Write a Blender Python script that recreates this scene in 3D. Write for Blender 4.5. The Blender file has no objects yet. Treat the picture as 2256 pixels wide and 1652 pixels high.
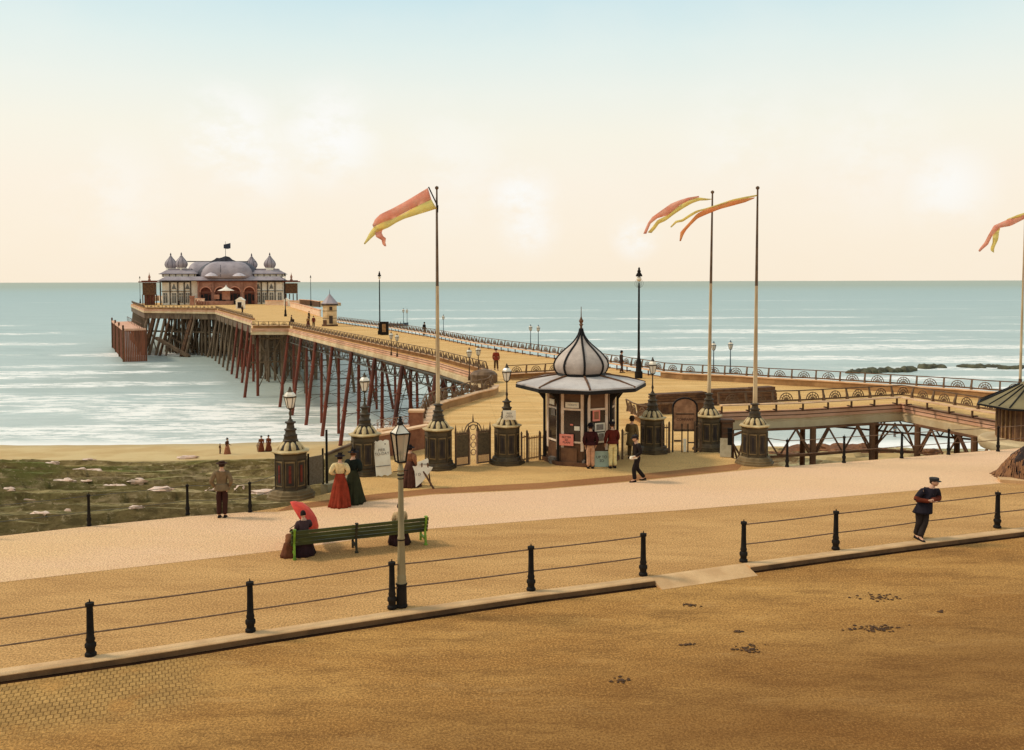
import bpy, bmesh, math, random
from mathutils import Vector, Matrix, noise
random.seed(7)
SC = bpy.context.scene
COL = SC.collection
R = math.radians
HC = 7.4            # camera height above the promenade, m
SEA = -12.3         # water level, m
# ---------------------------------------------------------------- camera
FPX = 2000.0; PW, PH = 2256.0, 1652.0
PITCH = R(2.6); ROLL = R(-0.127)
PRIN = 826 + (619.5 + FPX*math.tan(PITCH) - 826)
SHY = -(826 - PRIN)/PW
cam = bpy.data.cameras.new("camera"); camo = bpy.data.objects.new("camera", cam); COL.objects.link(camo)
cam.sensor_width = 36; cam.lens = 36*FPX/PW; cam.shift_y = SHY
cam.clip_start = 0.1; cam.clip_end = 90000
camo.matrix_world = Matrix.Translation((0, 0, HC)) @ Matrix.Rotation(R(90) - PITCH, 4, 'X') @ Matrix.Rotation(ROLL, 4, 'Z')
SC.camera = camo
_M = camo.matrix_world.to_3x3()
def ray(x, y):
    return _M @ Vector((x - PW/2, -(y - PRIN), -FPX)).normalized()
def G(x, y, z=0.0):
    d = ray(x, y); t = (z - HC)/d.z
    return Vector((d.x*t, d.y*t, z))
def D(x, y, Y):
    d = ray(x, y); t = Y/d.y
    return Vector((d.x*t, Y, HC + d.z*t))
# ---------------------------------------------------------------- colour / materials
def lin(c):
    c = c/255.0
    return c/12.92 if c <= 0.04045 else ((c + 0.055)/1.055)**2.4
def C(r, g, b, k=1.0):
    return (lin(r)*k, lin(g)*k, lin(b)*k, 1)
def node(nt, typ, ins=None, **kw):
    n = nt.nodes.new(typ)
    for k, v in kw.items(): setattr(n, k, v)
    if ins:
        for k, v in ins.items():
            if hasattr(v, 'links') or isinstance(v, bpy.types.NodeSocket): nt.links.new(v, n.inputs[k])
            else: n.inputs[k].default_value = v
    return n
def newmat(name, rough=0.8, spec=0.3, metal=0.0):
    m = bpy.data.materials.new(name); m.use_nodes = True
    nt = m.node_tree; b = nt.nodes['Principled BSDF']
    b.inputs['Roughness'].default_value = rough
    b.inputs['Specular IOR Level'].default_value = spec
    b.inputs['Metallic'].default_value = metal
    return m, nt, b
def mixc(nt, f, a, b, typ='MIX'):
    n = node(nt, 'ShaderNodeMix', data_type='RGBA', blend_type=typ)
    for k, v in ((0, f), (6, a), (7, b)):
        if isinstance(v, bpy.types.NodeSocket): nt.links.new(v, n.inputs[k])
        else: n.inputs[k].default_value = v
    return n.outputs[2]
def mth(nt, op, a, b=None, clamp=False):
    n = node(nt, 'ShaderNodeMath', operation=op); n.use_clamp = clamp
    for i, v in enumerate((a, b)):
        if v is None: continue
        if isinstance(v, bpy.types.NodeSocket): nt.links.new(v, n.inputs[i])
        else: n.inputs[i].default_value = v
    return n.outputs[0]
def mrange(nt, v, a, b, c=0.0, d=1.0, smooth=True):
    n = node(nt, 'ShaderNodeMapRange', {0: v, 1: a, 2: b, 3: c, 4: d})
    if smooth: n.interpolation_type = 'SMOOTHSTEP'
    return n.outputs[0]
def coords(nt, scale=(1, 1, 1), rot=(0, 0, 0)):
    t = node(nt, 'ShaderNodeTexCoord')
    mp = node(nt, 'ShaderNodeMapping', {0: t.outputs['Object'], 'Scale': scale, 'Rotation': rot})
    return mp.outputs[0]
def noise_(nt, vec, scale, detail=4, rough=0.6):
    return node(nt, 'ShaderNodeTexNoise', {'Vector': vec, 'Scale': scale, 'Detail': detail, 'Roughness': rough}).outputs[0]
_mats = {}
def mat(name, c1, c2=None, scale=3.0, rough=0.75, spec=0.3, metal=0.0, bump=0.2, stretch=(1, 1, 1), speck=0.0, dirt=0.0):
    """mottled paint / stone / timber: two tones mixed by noise, fine grain and a bump"""
    if name in _mats: return _mats[name]
    m, nt, b = newmat(name, rough, spec, metal)
    c2 = c2 or tuple(v*0.72 for v in c1[:3]) + (1,)
    v = coords(nt, stretch)
    f = mrange(nt, noise_(nt, v, scale), 0.35, 0.68)
    col = mixc(nt, f, c1, c2)
    if speck:
        g = mrange(nt, noise_(nt, coords(nt), 60, 3, 0.7), 0.36, 0.66)
        col = mixc(nt, mth(nt, 'MULTIPLY', g, speck), col, tuple(x*0.45 for x in c1[:3]) + (1,))
    if dirt:
        g = mrange(nt, noise_(nt, v, scale*0.35, 6, 0.7), 0.5, 0.7)
        col = mixc(nt, mth(nt, 'MULTIPLY', g, dirt), col, C(92, 66, 42))
    nt.links.new(col, b.inputs['Base Color'])
    if bump:
        bp = node(nt, 'ShaderNodeBump', {'Strength': bump, 'Distance': 0.02, 'Height': noise_(nt, v, scale*5)})
        nt.links.new(bp.outputs[0], b.inputs['Normal'])
    _mats[name] = m
    return m
# ---------------------------------------------------------------- mesh builder
class MB:
    def __init__(s): s.v = []; s.f = []; s.o = Vector((0, 0, 0))
    def add(s, vs, fs, M=None):
        n = len(s.v)
        for p in vs:
            p = Vector(p)
            if M is not None: p = M @ p
            s.v.append(tuple(p - s.o))
        s.f += [tuple(i + n for i in f) for f in fs]
        return s
    def box(s, c, d, rz=0.0, M=None):
        x, y, z = d[0]/2, d[1]/2, d[2]/2
        T = Matrix.Translation(c) @ Matrix.Rotation(rz, 4, 'Z')
        if M is not None: T = M @ T
        return s.add([(-x,-y,-z),(x,-y,-z),(x,y,-z),(-x,y,-z),(-x,-y,z),(x,-y,z),(x,y,z),(-x,y,z)],
                     [(0,3,2,1),(4,5,6,7),(0,1,5,4),(1,2,6,5),(2,3,7,6),(3,0,4,7)], T)
    def bar(s, a, b, w, h=None):
        """rectangular bar from a to b"""
        a, b = Vector(a), Vector(b); h = h or w
        d = (b - a); L = d.length
        if L < 1e-6: return s
        q = d.to_track_quat('Z', 'Y') if abs(d.normalized().z) > 0.99 else None
        if q is None:
            z = d.normalized(); x = z.cross(Vector((0, 0, 1))).normalized(); y = x.cross(z)
            # columns: across, up, along
            Mr = Matrix((x, y, z)).transposed().to_4x4()
        else: Mr = q.to_matrix().to_4x4()
        return s.add([(-w/2,-h/2,0),(w/2,-h/2,0),(w/2,h/2,0),(-w/2,h/2,0),(-w/2,-h/2,L),(w/2,-h/2,L),(w/2,h/2,L),(-w/2,h/2,L)],
                     [(0,3,2,1),(4,5,6,7),(0,1,5,4),(1,2,6,5),(2,3,7,6),(3,0,4,7)], Matrix.Translation(a) @ Mr)
    def cyl(s, a, b, r0, r1=None, n=10):
        a, b = Vector(a), Vector(b); r1 = r0 if r1 is None else r1
        d = b - a; L = d.length
        Mr = Matrix.Translation(a) @ d.to_track_quat('Z', 'Y').to_matrix().to_4x4()
        vs = [(r0*math.cos(2*math.pi*i/n), r0*math.sin(2*math.pi*i/n), 0) for i in range(n)]
        vs += [(r1*math.cos(2*math.pi*i/n), r1*math.sin(2*math.pi*i/n), L) for i in range(n)]
        fs = [(i, (i+1) % n, n+(i+1) % n, n+i) for i in range(n)] + [tuple(range(n))[::-1], tuple(range(n, 2*n))]
        return s.add(vs, fs, Mr)
    def tube(s, pts, r, n=8):
        for i in range(len(pts)-1): s.cyl(pts[i], pts[i+1], r, r, n)
        return s
    def lathe(s, prof, c=(0, 0, 0), n=16, ph=0.0, mod=None, a0=0, a1=None):
        c = Vector(c); vs = []; fs = []
        for (r, z) in prof:
            for i in range(n):
                a = ph + 2*math.pi*i/n
                rr = r*(mod(a, z) if mod else 1)
                vs.append((c.x + rr*math.cos(a), c.y + rr*math.sin(a), c.z + z))
        for j in range(len(prof)-1):
            for i in range(n):
                k = (i+1) % n
                fs.append((j*n+i, j*n+k, (j+1)*n+k, (j+1)*n+i))
        fs.append(tuple(range(n))[::-1]); m = (len(prof)-1)*n; fs.append(tuple(range(m, m+n)))
        return s.add(vs, fs)
    def rings(s, rings, cap=True):
        n = len(rings[0]); vs = [p for r in rings for p in r]; fs = []
        for j in range(len(rings)-1):
            for i in range(n):
                k = (i+1) % n
                fs.append((j*n+i, j*n+k, (j+1)*n+k, (j+1)*n+i))
        if cap:
            fs.append(tuple(range(n))[::-1]); m = (len(rings)-1)*n; fs.append(tuple(range(m, m+n)))
        return s.add(vs, fs)
    def prism(s, poly, z0, z1):
        n = len(poly); vs = [(p[0], p[1], z0) for p in poly] + [(p[0], p[1], z1) for p in poly]
        ar = sum(poly[i][0]*poly[(i+1) % n][1] - poly[(i+1) % n][0]*poly[i][1] for i in range(n))
        up = tuple(range(n, 2*n)); dn = tuple(range(n))[::-1]
        fs = [(i, (i+1) % n, n+(i+1) % n, n+i) for i in range(n)]
        if ar < 0: up, dn = up[::-1], dn[::-1]; fs = [f[::-1] for f in fs]
        return s.add(vs, fs + [up, dn])
    def sheet(s, poly, z):
        n = len(poly); ar = sum(poly[i][0]*poly[(i+1) % n][1] - poly[(i+1) % n][0]*poly[i][1] for i in range(n))
        f = tuple(range(n))
        return s.add([(p[0], p[1], z) for p in poly], [f if ar > 0 else f[::-1]])
    def profile(s, path, prof, closed=False):
        """sweep a closed (offset, z) profile along a ground path; offset is to the left of the path"""
        n = len(path); m = len(prof); vs = []
        for i in range(n):
            p = Vector((path[i][0], path[i][1]))
            a = Vector((path[i-1][0], path[i-1][1])) if (i or closed) else None
            b = Vector((path[(i+1) % n][0], path[(i+1) % n][1])) if (i < n-1 or closed) else None
            d1 = (p - a).normalized() if a is not None else (b - p).normalized()
            d2 = (b - p).normalized() if b is not None else d1
            n1 = Vector((-d1.y, d1.x)); n2 = Vector((-d2.y, d2.x)); nn = (n1 + n2)
            nn = nn.normalized() if nn.length > 1e-4 else n1
            k = 1/max(0.45, nn.dot(n1))
            base = path[i][2] if len(path[i]) > 2 else 0
            for (o, z) in prof: vs.append((p.x + nn.x*o*k, p.y + nn.y*o*k, z + base))
        fs = []
        for i in range(n if closed else n-1):
            for j in range(m):
                a, b = i*m + j, i*m + (j+1) % m; c = ((i+1) % n)*m
                fs.append((a, b, c + (j+1) % m, c + j))
        if not closed: fs += [tuple(range(m)), tuple(range((n-1)*m, n*m))[::-1]]
        return s.add(vs, fs)
    def build(s, name, m, parent=None, smooth=False, fixn=True, label=None):
        me = bpy.data.meshes.new(name); me.from_pydata(s.v, [], s.f); me.validate()
        if fixn:
            bm = bmesh.new(); bm.from_mesh(me); bmesh.ops.recalc_face_normals(bm, faces=bm.faces); bm.to_mesh(me); bm.free()
        me.materials.append(m)
        if smooth:
            for p in me.polygons: p.use_smooth = True
            if smooth != 'all': me.set_sharp_from_angle(angle=R(40))
        o = bpy.data.objects.new(name, me); COL.objects.link(o)
        if parent is not None: o.parent = parent
        if label: o['label'] = label
        return o
def tag(o, label, cat, group=None, kind=None):
    if label: o['label'] = label
    if cat: o['category'] = cat
    if group: o['group'] = group
    if kind: o['kind'] = kind
    return o
def thing(name, label, cat, loc=(0, 0, 0), rz=0.0, group=None):
    o = bpy.data.objects.new(name, None); o.empty_display_size = 0.2; COL.objects.link(o)
    o.location = loc; o.rotation_euler = (0, 0, rz)
    return tag(o, label, cat, group)
def struct(o, label=None):
    o['kind'] = 'structure'
    if label: o['label'] = label
    return o
def copy_tree(o, parent=None):
    c = o.copy(); COL.objects.link(c)
    if parent is not None: c.parent = parent
    for ch in list(o.children): copy_tree(ch, c)
    return c
def dup(o, loc, rz=0.0, label=None, group=None, sc=None):
    c = copy_tree(o); c.location = loc; c.rotation_euler = (0, 0, rz)
    if label: c['label'] = label
    if group: c['group'] = group
    if sc: c.scale = (sc, sc, sc)
    return c
def xy(p): return (p[0], p[1])
def resample(path, step):
    pts = [Vector(p[:2]) for p in path]; out = []; acc = 0.0; nxt = 0.0
    for i in range(len(pts)-1):
        L = (pts[i+1]-pts[i]).length; d = (pts[i+1]-pts[i])/L
        while nxt <= acc + L + 1e-6:
            out.append((pts[i] + d*(nxt-acc), d)); nxt += step
        acc += L
    return out, acc
def smooth_path(pts, k=6):
    """Catmull-Rom through ground points"""
    P = [Vector((p[0], p[1])) for p in pts]; out = []
    for i in range(len(P)-1):
        p0 = P[max(i-1, 0)]; p1 = P[i]; p2 = P[i+1]; p3 = P[min(i+2, len(P)-1)]
        for j in range(k):
            t = j/k
            out.append(0.5*((2*p1) + (p2-p0)*t + (2*p0-5*p1+4*p2-p3)*t*t + (3*p1-p0-3*p2+p3)*t**3))
    out.append(P[-1])
    return [(q.x, q.y) for q in out]
def text_mesh(txt, size, parent, m, loc, rot, name='lettering', depth=0.002):
    cu = bpy.data.curves.new(name, 'FONT'); cu.body = txt; cu.size = size; cu.align_x = 'CENTER'; cu.align_y = 'CENTER'; cu.extrude = depth
    cu.space_line = 0.95
    o = bpy.data.objects.new('tmp', cu); COL.objects.link(o)
    dg = bpy.context.evaluated_depsgraph_get(); me = bpy.data.meshes.new_from_object(o.evaluated_get(dg))
    bpy.data.objects.remove(o); me.materials.clear(); me.materials.append(m)
    t = bpy.data.objects.new(name, me); COL.objects.link(t); t.parent = parent; t.location = loc; t.rotation_euler = rot
    return t
# ================================================================ WORLD, SUN
SUN_EL, SUN_AZ = R(46), R(-82)     # azimuth from +Y towards +X; the sun stands over the sea, to the left
w = bpy.data.worlds.new("World"); SC.world = w; w.use_nodes = True
nt = w.node_tree; bg = nt.nodes['Background']; bg.inputs[1].default_value = 0.1
sky = node(nt, 'ShaderNodeTexSky'); sky.sky_type = 'NISHITA'; sky.sun_disc = False
sky.sun_elevation = SUN_EL; sky.sun_rotation = SUN_AZ; sky.dust_density = 3.0; sky.air_density = 1.0
tc = node(nt, 'ShaderNodeTexCoord'); sp = node(nt, 'ShaderNodeSeparateXYZ', {0: tc.outputs['Generated']})
cr = node(nt, 'ShaderNodeValToRGB', {0: sp.outputs[2]}); el = cr.color_ramp.elements
stops = [(0.0, (254, 238, 215)), (0.05, (254, 240, 219)), (0.10, (254, 242, 224)), (0.155, (250, 245, 229)), (0.2, (241, 244, 234)), (0.245, (226, 240, 236)), (0.295, (205, 231, 236)), (0.34, (194, 223, 232)),
         (0.5, (190, 210, 216)), (1.0, (184, 198, 206))]
while len(el) < len(stops): el.new(0.5)
for e, (p, c) in zip(el, stops): e.position = p; e.color = C(*c)
col = cr.outputs[0]
# soft cloud puffs in a few parts of the sky (directions in the world)
nv = node(nt, 'ShaderNodeMapping', {0: tc.outputs['Generated'], 'Scale': (1, 1, 1.6)}).outputs[0]
ns = noise_(nt, nv, 14, 6, 0.62)
blob = None
for (px, py, r_, k) in ((505, 300, .075, 1), (725, 300, .075, 1), (560, 350, .07, .7), (1145, 440, .055, .9), (1165, 500, .045, .8), (1400, 520, .035, .9),
                        (2085, 410, .06, .75), (1640, 300, .09, .35), (1000, 360, .1, .35), (250, 420, .08, .35), (1920, 330, .1, .35)):
    d = ray(px, py)
    dist = node(nt, 'ShaderNodeVectorMath', {0: tc.outputs['Generated'], 1: tuple(d)}, operation='DISTANCE').outputs['Value']
    g = mrange(nt, dist, 0.0, r_, k, 0.0)
    blob = g if blob is None else mth(nt, 'MAXIMUM', blob, g)
cf = mth(nt, 'MULTIPLY', mth(nt, 'MULTIPLY', blob, 1.15), mrange(nt, ns, 0.34, 0.6), True)
col = mixc(nt, cf, col, (1.0, .985, .95, 1))
soft = mrange(nt, noise_(nt, nv, 5, 5, 0.6), 0.35, 0.75, 0.0, 0.16)
col = mixc(nt, soft, col, C(255, 250, 240))
ten = mixc(nt, 1.0, col, (10.25, 10.3, 10.3, 1), 'MULTIPLY')
for n in nt.nodes:
    if n.bl_idname == 'ShaderNodeMix': n.clamp_result = False
fin = mixc(nt, 0.06, ten, sky.outputs[0])
nt.links.new(fin, bg.inputs[0])
sl = bpy.data.lights.new("sun", 'SUN'); so = bpy.data.objects.new("sun", sl); COL.objects.link(so)
sl.energy = 2.1; sl.angle = R(9); sl.color = (1.0, 0.89, 0.74)
sd = Vector((math.sin(SUN_AZ)*math.cos(SUN_EL), math.cos(SUN_AZ)*math.cos(SUN_EL), math.sin(SUN_EL)))
so.rotation_euler = sd.to_track_quat('Z', 'Y').to_euler()
SC.view_settings.view_transform = 'Standard'; SC.view_settings.look = 'None'
SC.view_settings.exposure = 0; SC.view_settings.gamma = 1
SC.cycles.max_bounces = 6; SC.cycles.diffuse_bounces = 3; SC.cycles.transparent_max_bounces = 6
SC.cycles.use_denoising = True

# ================================================================ GROUND MATERIALS
def ground(name, base, alt, patch, pscale=0.25, gs=22, grain=0.55, rot=0.0, streak=(1, 1, 1), dark=None, setts=None, bump=0.4, stain=0.0):
    m, nt, b = newmat(name, 0.95, 0.1)
    v = coords(nt, streak, (0, 0, rot)); v0 = coords(nt)
    f = mrange(nt, noise_(nt, v, pscale, 6, 0.62), 0.36, 0.66)
    col = mixc(nt, f, base, alt)
    f2 = mrange(nt, noise_(nt, v, pscale*4.3, 5, 0.65), 0.42, 0.7)
    col = mixc(nt, mth(nt, 'MULTIPLY', f2, 0.5), col, patch)
    g1 = noise_(nt, v0, gs, 4, 0.8)
    col = mixc(nt, mth(nt, 'MULTIPLY', mrange(nt, g1, 0.5, 0.6), grain), col, tuple(x*0.42 for x in base[:3]) + (1,))
    col = mixc(nt, mth(nt, 'MULTIPLY', mrange(nt, g1, 0.5, 0.40), grain*0.75), col, tuple(min(1, x*1.45) for x in base[:3]) + (1,))
    g2 = noise_(nt, v0, gs*3.1, 2, 0.8)
    col = mixc(nt, mth(nt, 'MULTIPLY', mrange(nt, g2, 0.48, 0.62), grain*0.5), col, tuple(x*0.35 for x in alt[:3]) + (1,))
    h = g1
    if name == 'gravel_pale':
        xx = node(nt, 'ShaderNodeSeparateXYZ', {0: v0}).outputs[0]
        col = mixc(nt, mrange(nt, mth(nt, 'ADD', xx, mth(nt, 'MULTIPLY', f2, 3)), -8, 6, 0, .5), col, mixc(nt, .5, C(246, 200, 168), col))
    if stain:
        s1 = mrange(nt, noise_(nt, v, 0.9, 8, 0.7), 0.6, 0.75)
        col = mixc(nt, mth(nt, 'MULTIPLY', s1, stain), col, C(70, 44, 22))
    if setts:
        tr = noise_(nt, node(nt, 'ShaderNodeMapping', {0: node(nt, 'ShaderNodeTexCoord').outputs['Object'], 'Rotation': (0, 0, rot), 'Scale': (.4, 1.6, 1)}).outputs[0], 1.0, 9, .78)
        col = mixc(nt, mrange(nt, tr, .5, .64, 0, .38), col, C(104, 68, 34))
        col = mixc(nt, mrange(nt, tr, .46, .34, 0, .3), col, C(214, 166, 104))
        sp3 = noise_(nt, v0, 3.2, 9, .82)
        col = mixc(nt, mrange(nt, sp3, .56, .68, 0, .5), col, C(96, 58, 28))
        # stone setts along the gutter, wearing away into mud
        kx, ky, rz = setts
        mp = node(nt, 'ShaderNodeMapping', {0: node(nt, 'ShaderNodeTexCoord').outputs['Object'], 'Rotation': (0, 0, -rz), 'Location': (kx, ky, 0)}).outputs[0]
        mp = node(nt, 'ShaderNodeVectorMath', {0: mp, 1: (0, 0, 0)}, operation='ADD').outputs[0]
        br = node(nt, 'ShaderNodeTexBrick', {'Vector': mp, 'Color1': (1, 1, 1, 1), 'Color2': (.72, .72, .72, 1), 'Mortar': (0.22, .2, .16, 1), 'Scale': 1.0,
                  'Mortar Size': 0.016, 'Mortar Smooth': 0.6, 'Brick Width': 0.115, 'Row Height': 0.17})
        sp = node(nt, 'ShaderNodeSeparateXYZ', {0: mp})
        ms = mth(nt, 'MULTIPLY', mrange(nt, sp.outputs[1], -2.5, -1.4, 0, 1), mrange(nt, sp.outputs[0], 2.6, .6, 0, 1))
        ms = mth(nt, 'MULTIPLY', ms, mrange(nt, noise_(nt, v0, 1.1, 4), 0.3, 0.5))
        dk = mixc(nt, 1.0, col, br.outputs[0], 'MULTIPLY')
        mud = mth(nt, 'MULTIPLY', mrange(nt, sp.outputs[1], -1.6, -6.5, 0, 1), mrange(nt, noise_(nt, v, .35, 6, .7), .36, .6, .7, 1))
        mud = mth(nt, 'MULTIPLY', mud, mrange(nt, sp.outputs[0], -8, 12, .7, 1))
        col = mixc(nt, mth(nt, 'MULTIPLY', mud, .9), col, mixc(nt, .35, C(98, 56, 20), col))
        lt = mixc(nt, .5, col, C(206, 164, 100))
        col = mixc(nt, mth(nt, 'MULTIPLY', ms, .8), col, mixc(nt, .9, lt, mixc(nt, 1.0, lt, br.outputs[0], 'MULTIPLY')))
    nt.links.new(col, b.inputs['Base Color'])
    bp = node(nt, 'ShaderNodeBump', {'Strength': bump, 'Distance': 0.03, 'Height': h})
    nt.links.new(bp.outputs[0], b.inputs['Normal'])
    return m
KERB_PX = [(-700, 1572), (-300, 1518), (0, 1474), (200, 1446), (365, 1422), (552, 1393), (700, 1371), (864, 1347), (1015, 1325), (1170, 1303), (1300, 1287), (1430, 1270),
           (1638, 1241), (1840, 1214), (2025, 1190), (2256, 1162), (2700, 1112), (3300, 1054)]
kerb = [xy(G(*p)) for p in KERB_PX]
k3, k12 = Vector(kerb[3]), Vector(kerb[12])
KANG = math.atan2(k12.y - k3.y, k12.x - k3.x)
kr = Matrix.Rotation(-KANG, 2) @ Vector(G(250, 1470)[:2])
M_ROAD = ground('road_dirt', C(208, 154, 86, .88), C(172, 118, 60, .88), C(124, 82, 44, .8), 0.3, 22, 0.8, KANG, (0.5, 1.3, 1), setts=(-kr.x, -kr.y, KANG), stain=0.5)
M_PROM = ground('gravel_brown', C(212, 162, 102), C(188, 138, 82), C(158, 112, 66), 0.4, 22, 0.85, KANG, (0.4, 1.4, 1))
M_PATH = ground('gravel_pale', C(240, 190, 136), C(243, 192, 152), C(232, 176, 128), 0.10, 22, 0.75, KANG, (0.5, 1.3, 1))
M_FORE = ground('sandy_yellow', C(232, 182, 116), C(222, 168, 102), C(196, 146, 90), 0.3, 22, 0.75, KANG, (0.5, 1.3, 1))
M_EDGE = ground('brown_edging', C(176, 122, 76), C(156, 104, 64), C(140, 92, 56), 0.3, 20, 0.4, KANG, (0.5, 1.3, 1))  # darker brown strip between path and forecourt
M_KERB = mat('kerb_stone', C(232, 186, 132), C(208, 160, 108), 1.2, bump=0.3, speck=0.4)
M_GUT = mat('gutter_mud_shade', C(60, 38, 24), C(36, 24, 18), 1.2, spec=0.0, bump=.5, speck=.3)  # gutter mud, with the shadow line below the kerb painted in
M_KERB_SHADE = mat('kerb_face_shade', C(124, 90, 56), C(88, 62, 38), 1.5, bump=0.3, speck=0.4)  # darker kerb stone: shade of the road-side face put into the colour
def offs(path, d):
    out = []
    for i, p in enumerate(path):
        a = Vector(path[max(i-1, 0)]); b = Vector(path[min(i+1, len(path)-1)]); t = (b-a).normalized()
        out.append((p[0] - t.y*d, p[1] + t.x*d))
    return out
RZ = -0.14
# the sheet of the carriageway reaches well behind the camera
b = MB(); far = offs(kerb, -0.30)
b.sheet([(-75, -60), (75, -60), (75, far[-1][1])] + far[::-1] + [(-75, far[0][1])], RZ)
struct(b.build('road', M_ROAD))
# promenade terrace: top sheet and the sea wall below it
edge_px = [(-900, 1275), (-400, 1222), (0, 1181), (193, 1160), (411, 1138), (549, 1128), (640, 1114), (700, 1092), (742, 1082), (790, 1052)]
seaw = [xy(G(*p)) for p in edge_px]
gate_r = [xy(G(*p)) for p in [(1595, 1003), (1640, 1018), (1733, 1027), (1858, 1018), (1985, 1008), (2088, 1000), (2256, 986), (2700, 950), (3300, 910)]]
deck_front = [xy(G(*p)) for p in [(835, 1024), (910, 1012), (1000, 1006), (1190, 994), (1400, 984), (1540, 978)]]
terr = kerb + gate_r[::-1] + deck_front[::-1] + seaw[::-1]
b = MB(); b.prism(terr, -13.5, -0.02); struct(b.build('sea_wall', mat('sea_wall_stone', C(150, 140, 112), C(120, 108, 80), 0.8, speck=.3)))
b = MB(); b.sheet(terr, 0.0); struct(b.build('promenade', M_PROM))
path_lo = [xy(G(*p)) for p in [(-900, 1385), (-300, 1316), (0, 1283), (300, 1249), (640, 1210), (945, 1165), (1250, 1141), (1500, 1124), (1800, 1099), (2256, 1060), (2700, 1022), (3300, 975)]]
path_hi = seaw[:6] + [xy(G(*p)) for p in [(610, 1128), (830, 1103), (950, 1090), (1200, 1078), (1404, 1060), (1600, 1040), (1660, 1034), (1735, 1027.5), (1858, 1018.5), (1985, 1008.5), (2088, 1000.5), (2256, 986.5), (2700, 950), (3300, 910)]]
b = MB(); b.sheet(path_lo + path_hi[::-1], 0.004); struct(b.build('path', M_PATH))
ed_lo = [xy(G(*p)) for p in [(612, 1126), (830, 1101), (950, 1088), (1200, 1076), (1404, 1058), (1600, 1038), (1625, 1035)]]
ed_hi = [xy(G(*p)) for p in [(640, 1112), (830, 1088), (950, 1076), (1200, 1063), (1404, 1045), (1600, 1024), (1640, 1019)]]
b = MB(); b.sheet(ed_lo + ed_hi[::-1], 0.004); struct(b.build('paving_strip', M_EDGE))
b = MB(); b.sheet(ed_hi + [gate_r[0]] + deck_front[::-1] + [seaw[-1], seaw[-2], seaw[-3]], 0.004); struct(b.build('forecourt', M_FORE))
# kerb stones: raised except at the crossing
def kerbrun(path, name, z1):
    b = MB(); b.profile(path, [(0.0, RZ - .1), (0.0, z1), (-0.27, z1), (-0.30, z1-.02), (-0.30, RZ-.1)])
    b2 = MB(); b2.profile(offs(path, -.3), [(0.0, RZ-.05), (0.0, z1-.035), (-.004, z1-.04), (-.004, RZ-.05)]); struct(b2.build('kerb_face_shade', M_KERB_SHADE))
    b2 = MB(); b2.profile(offs(path, -.3), [(-.004, RZ-.05), (-.004, RZ+.012), (-.11, RZ+.005), (-.15, RZ-.05)]); struct(b2.build('gutter_and_shade_strip', M_GUT))
    return struct(b.build(name, M_KERB))
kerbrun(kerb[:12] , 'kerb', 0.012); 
b = MB(); b.profile([Vector(kerb[11]).lerp(Vector(kerb[12]), t)[:] for t in (0.002, .5, .998)], [(0.0, RZ-.1), (0.0, .006), (-.12, .002), (-.62, RZ+.006), (-.62, RZ-.1)]); struct(b.build('kerb_ramp', M_KERB))
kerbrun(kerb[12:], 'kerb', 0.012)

# ================================================================ SEA
m, nt, bs = newmat('sea_water', 0.38, 0.35)
tcn = node(nt, 'ShaderNodeTexCoord'); ob = tcn.outputs['Object']; sp = node(nt, 'ShaderNodeSeparateXYZ', {0: ob}); X, Y = sp.outputs[0], sp.outputs[1]
big = noise_(nt, node(nt, 'ShaderNodeMapping', {0: ob, 'Scale': (0.006, 0.02, 1)}).outputs[0], 1, 5)
yy = mth(nt, 'ADD', Y, mth(nt, 'ADD', mth(nt, 'MULTIPLY', mth(nt, 'SUBTRACT', big, 0.5), 60), mth(nt, 'MULTIPLY', mth(nt, 'SUBTRACT', noise_(nt, node(nt, 'ShaderNodeMapping', {0: ob, 'Scale': (0.03, 0.03, 1)}).outputs[0], 1, 4), .5), 14)))
cr = node(nt, 'ShaderNodeValToRGB', {0: mrange(nt, mth(nt, 'LOGARITHM', Y, 10.0), 2.0, 4.2, 0, 1, False)}); el = cr.color_ramp.elements
st = [(0.0, (214, 218, 206)), (0.1, (204, 214, 204)), (0.25, (188, 204, 196)), (0.45, (176, 196, 190)), (0.56, (170, 190, 182)), (0.70, (166, 176, 152)), (1.0, (172, 174, 146))]
while len(el) < len(st): el.new(0.5)
for e, (p, c) in zip(el, st): e.position = p; e.color = C(*c, .80)
col = cr.outputs[0]
sw = noise_(nt, node(nt, 'ShaderNodeMapping', {0: ob, 'Scale': (0.03, 0.16, 1)}).outputs[0], 1, 8, 0.7)
col = mixc(nt, mrange(nt, sw, 0.48, 0.75, 0, .45), col, C(134, 160, 152, .8))
col = mixc(nt, mrange(nt, sw, 0.48, 0.25, 0, .45), col, C(190, 212, 204, .85))
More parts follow.
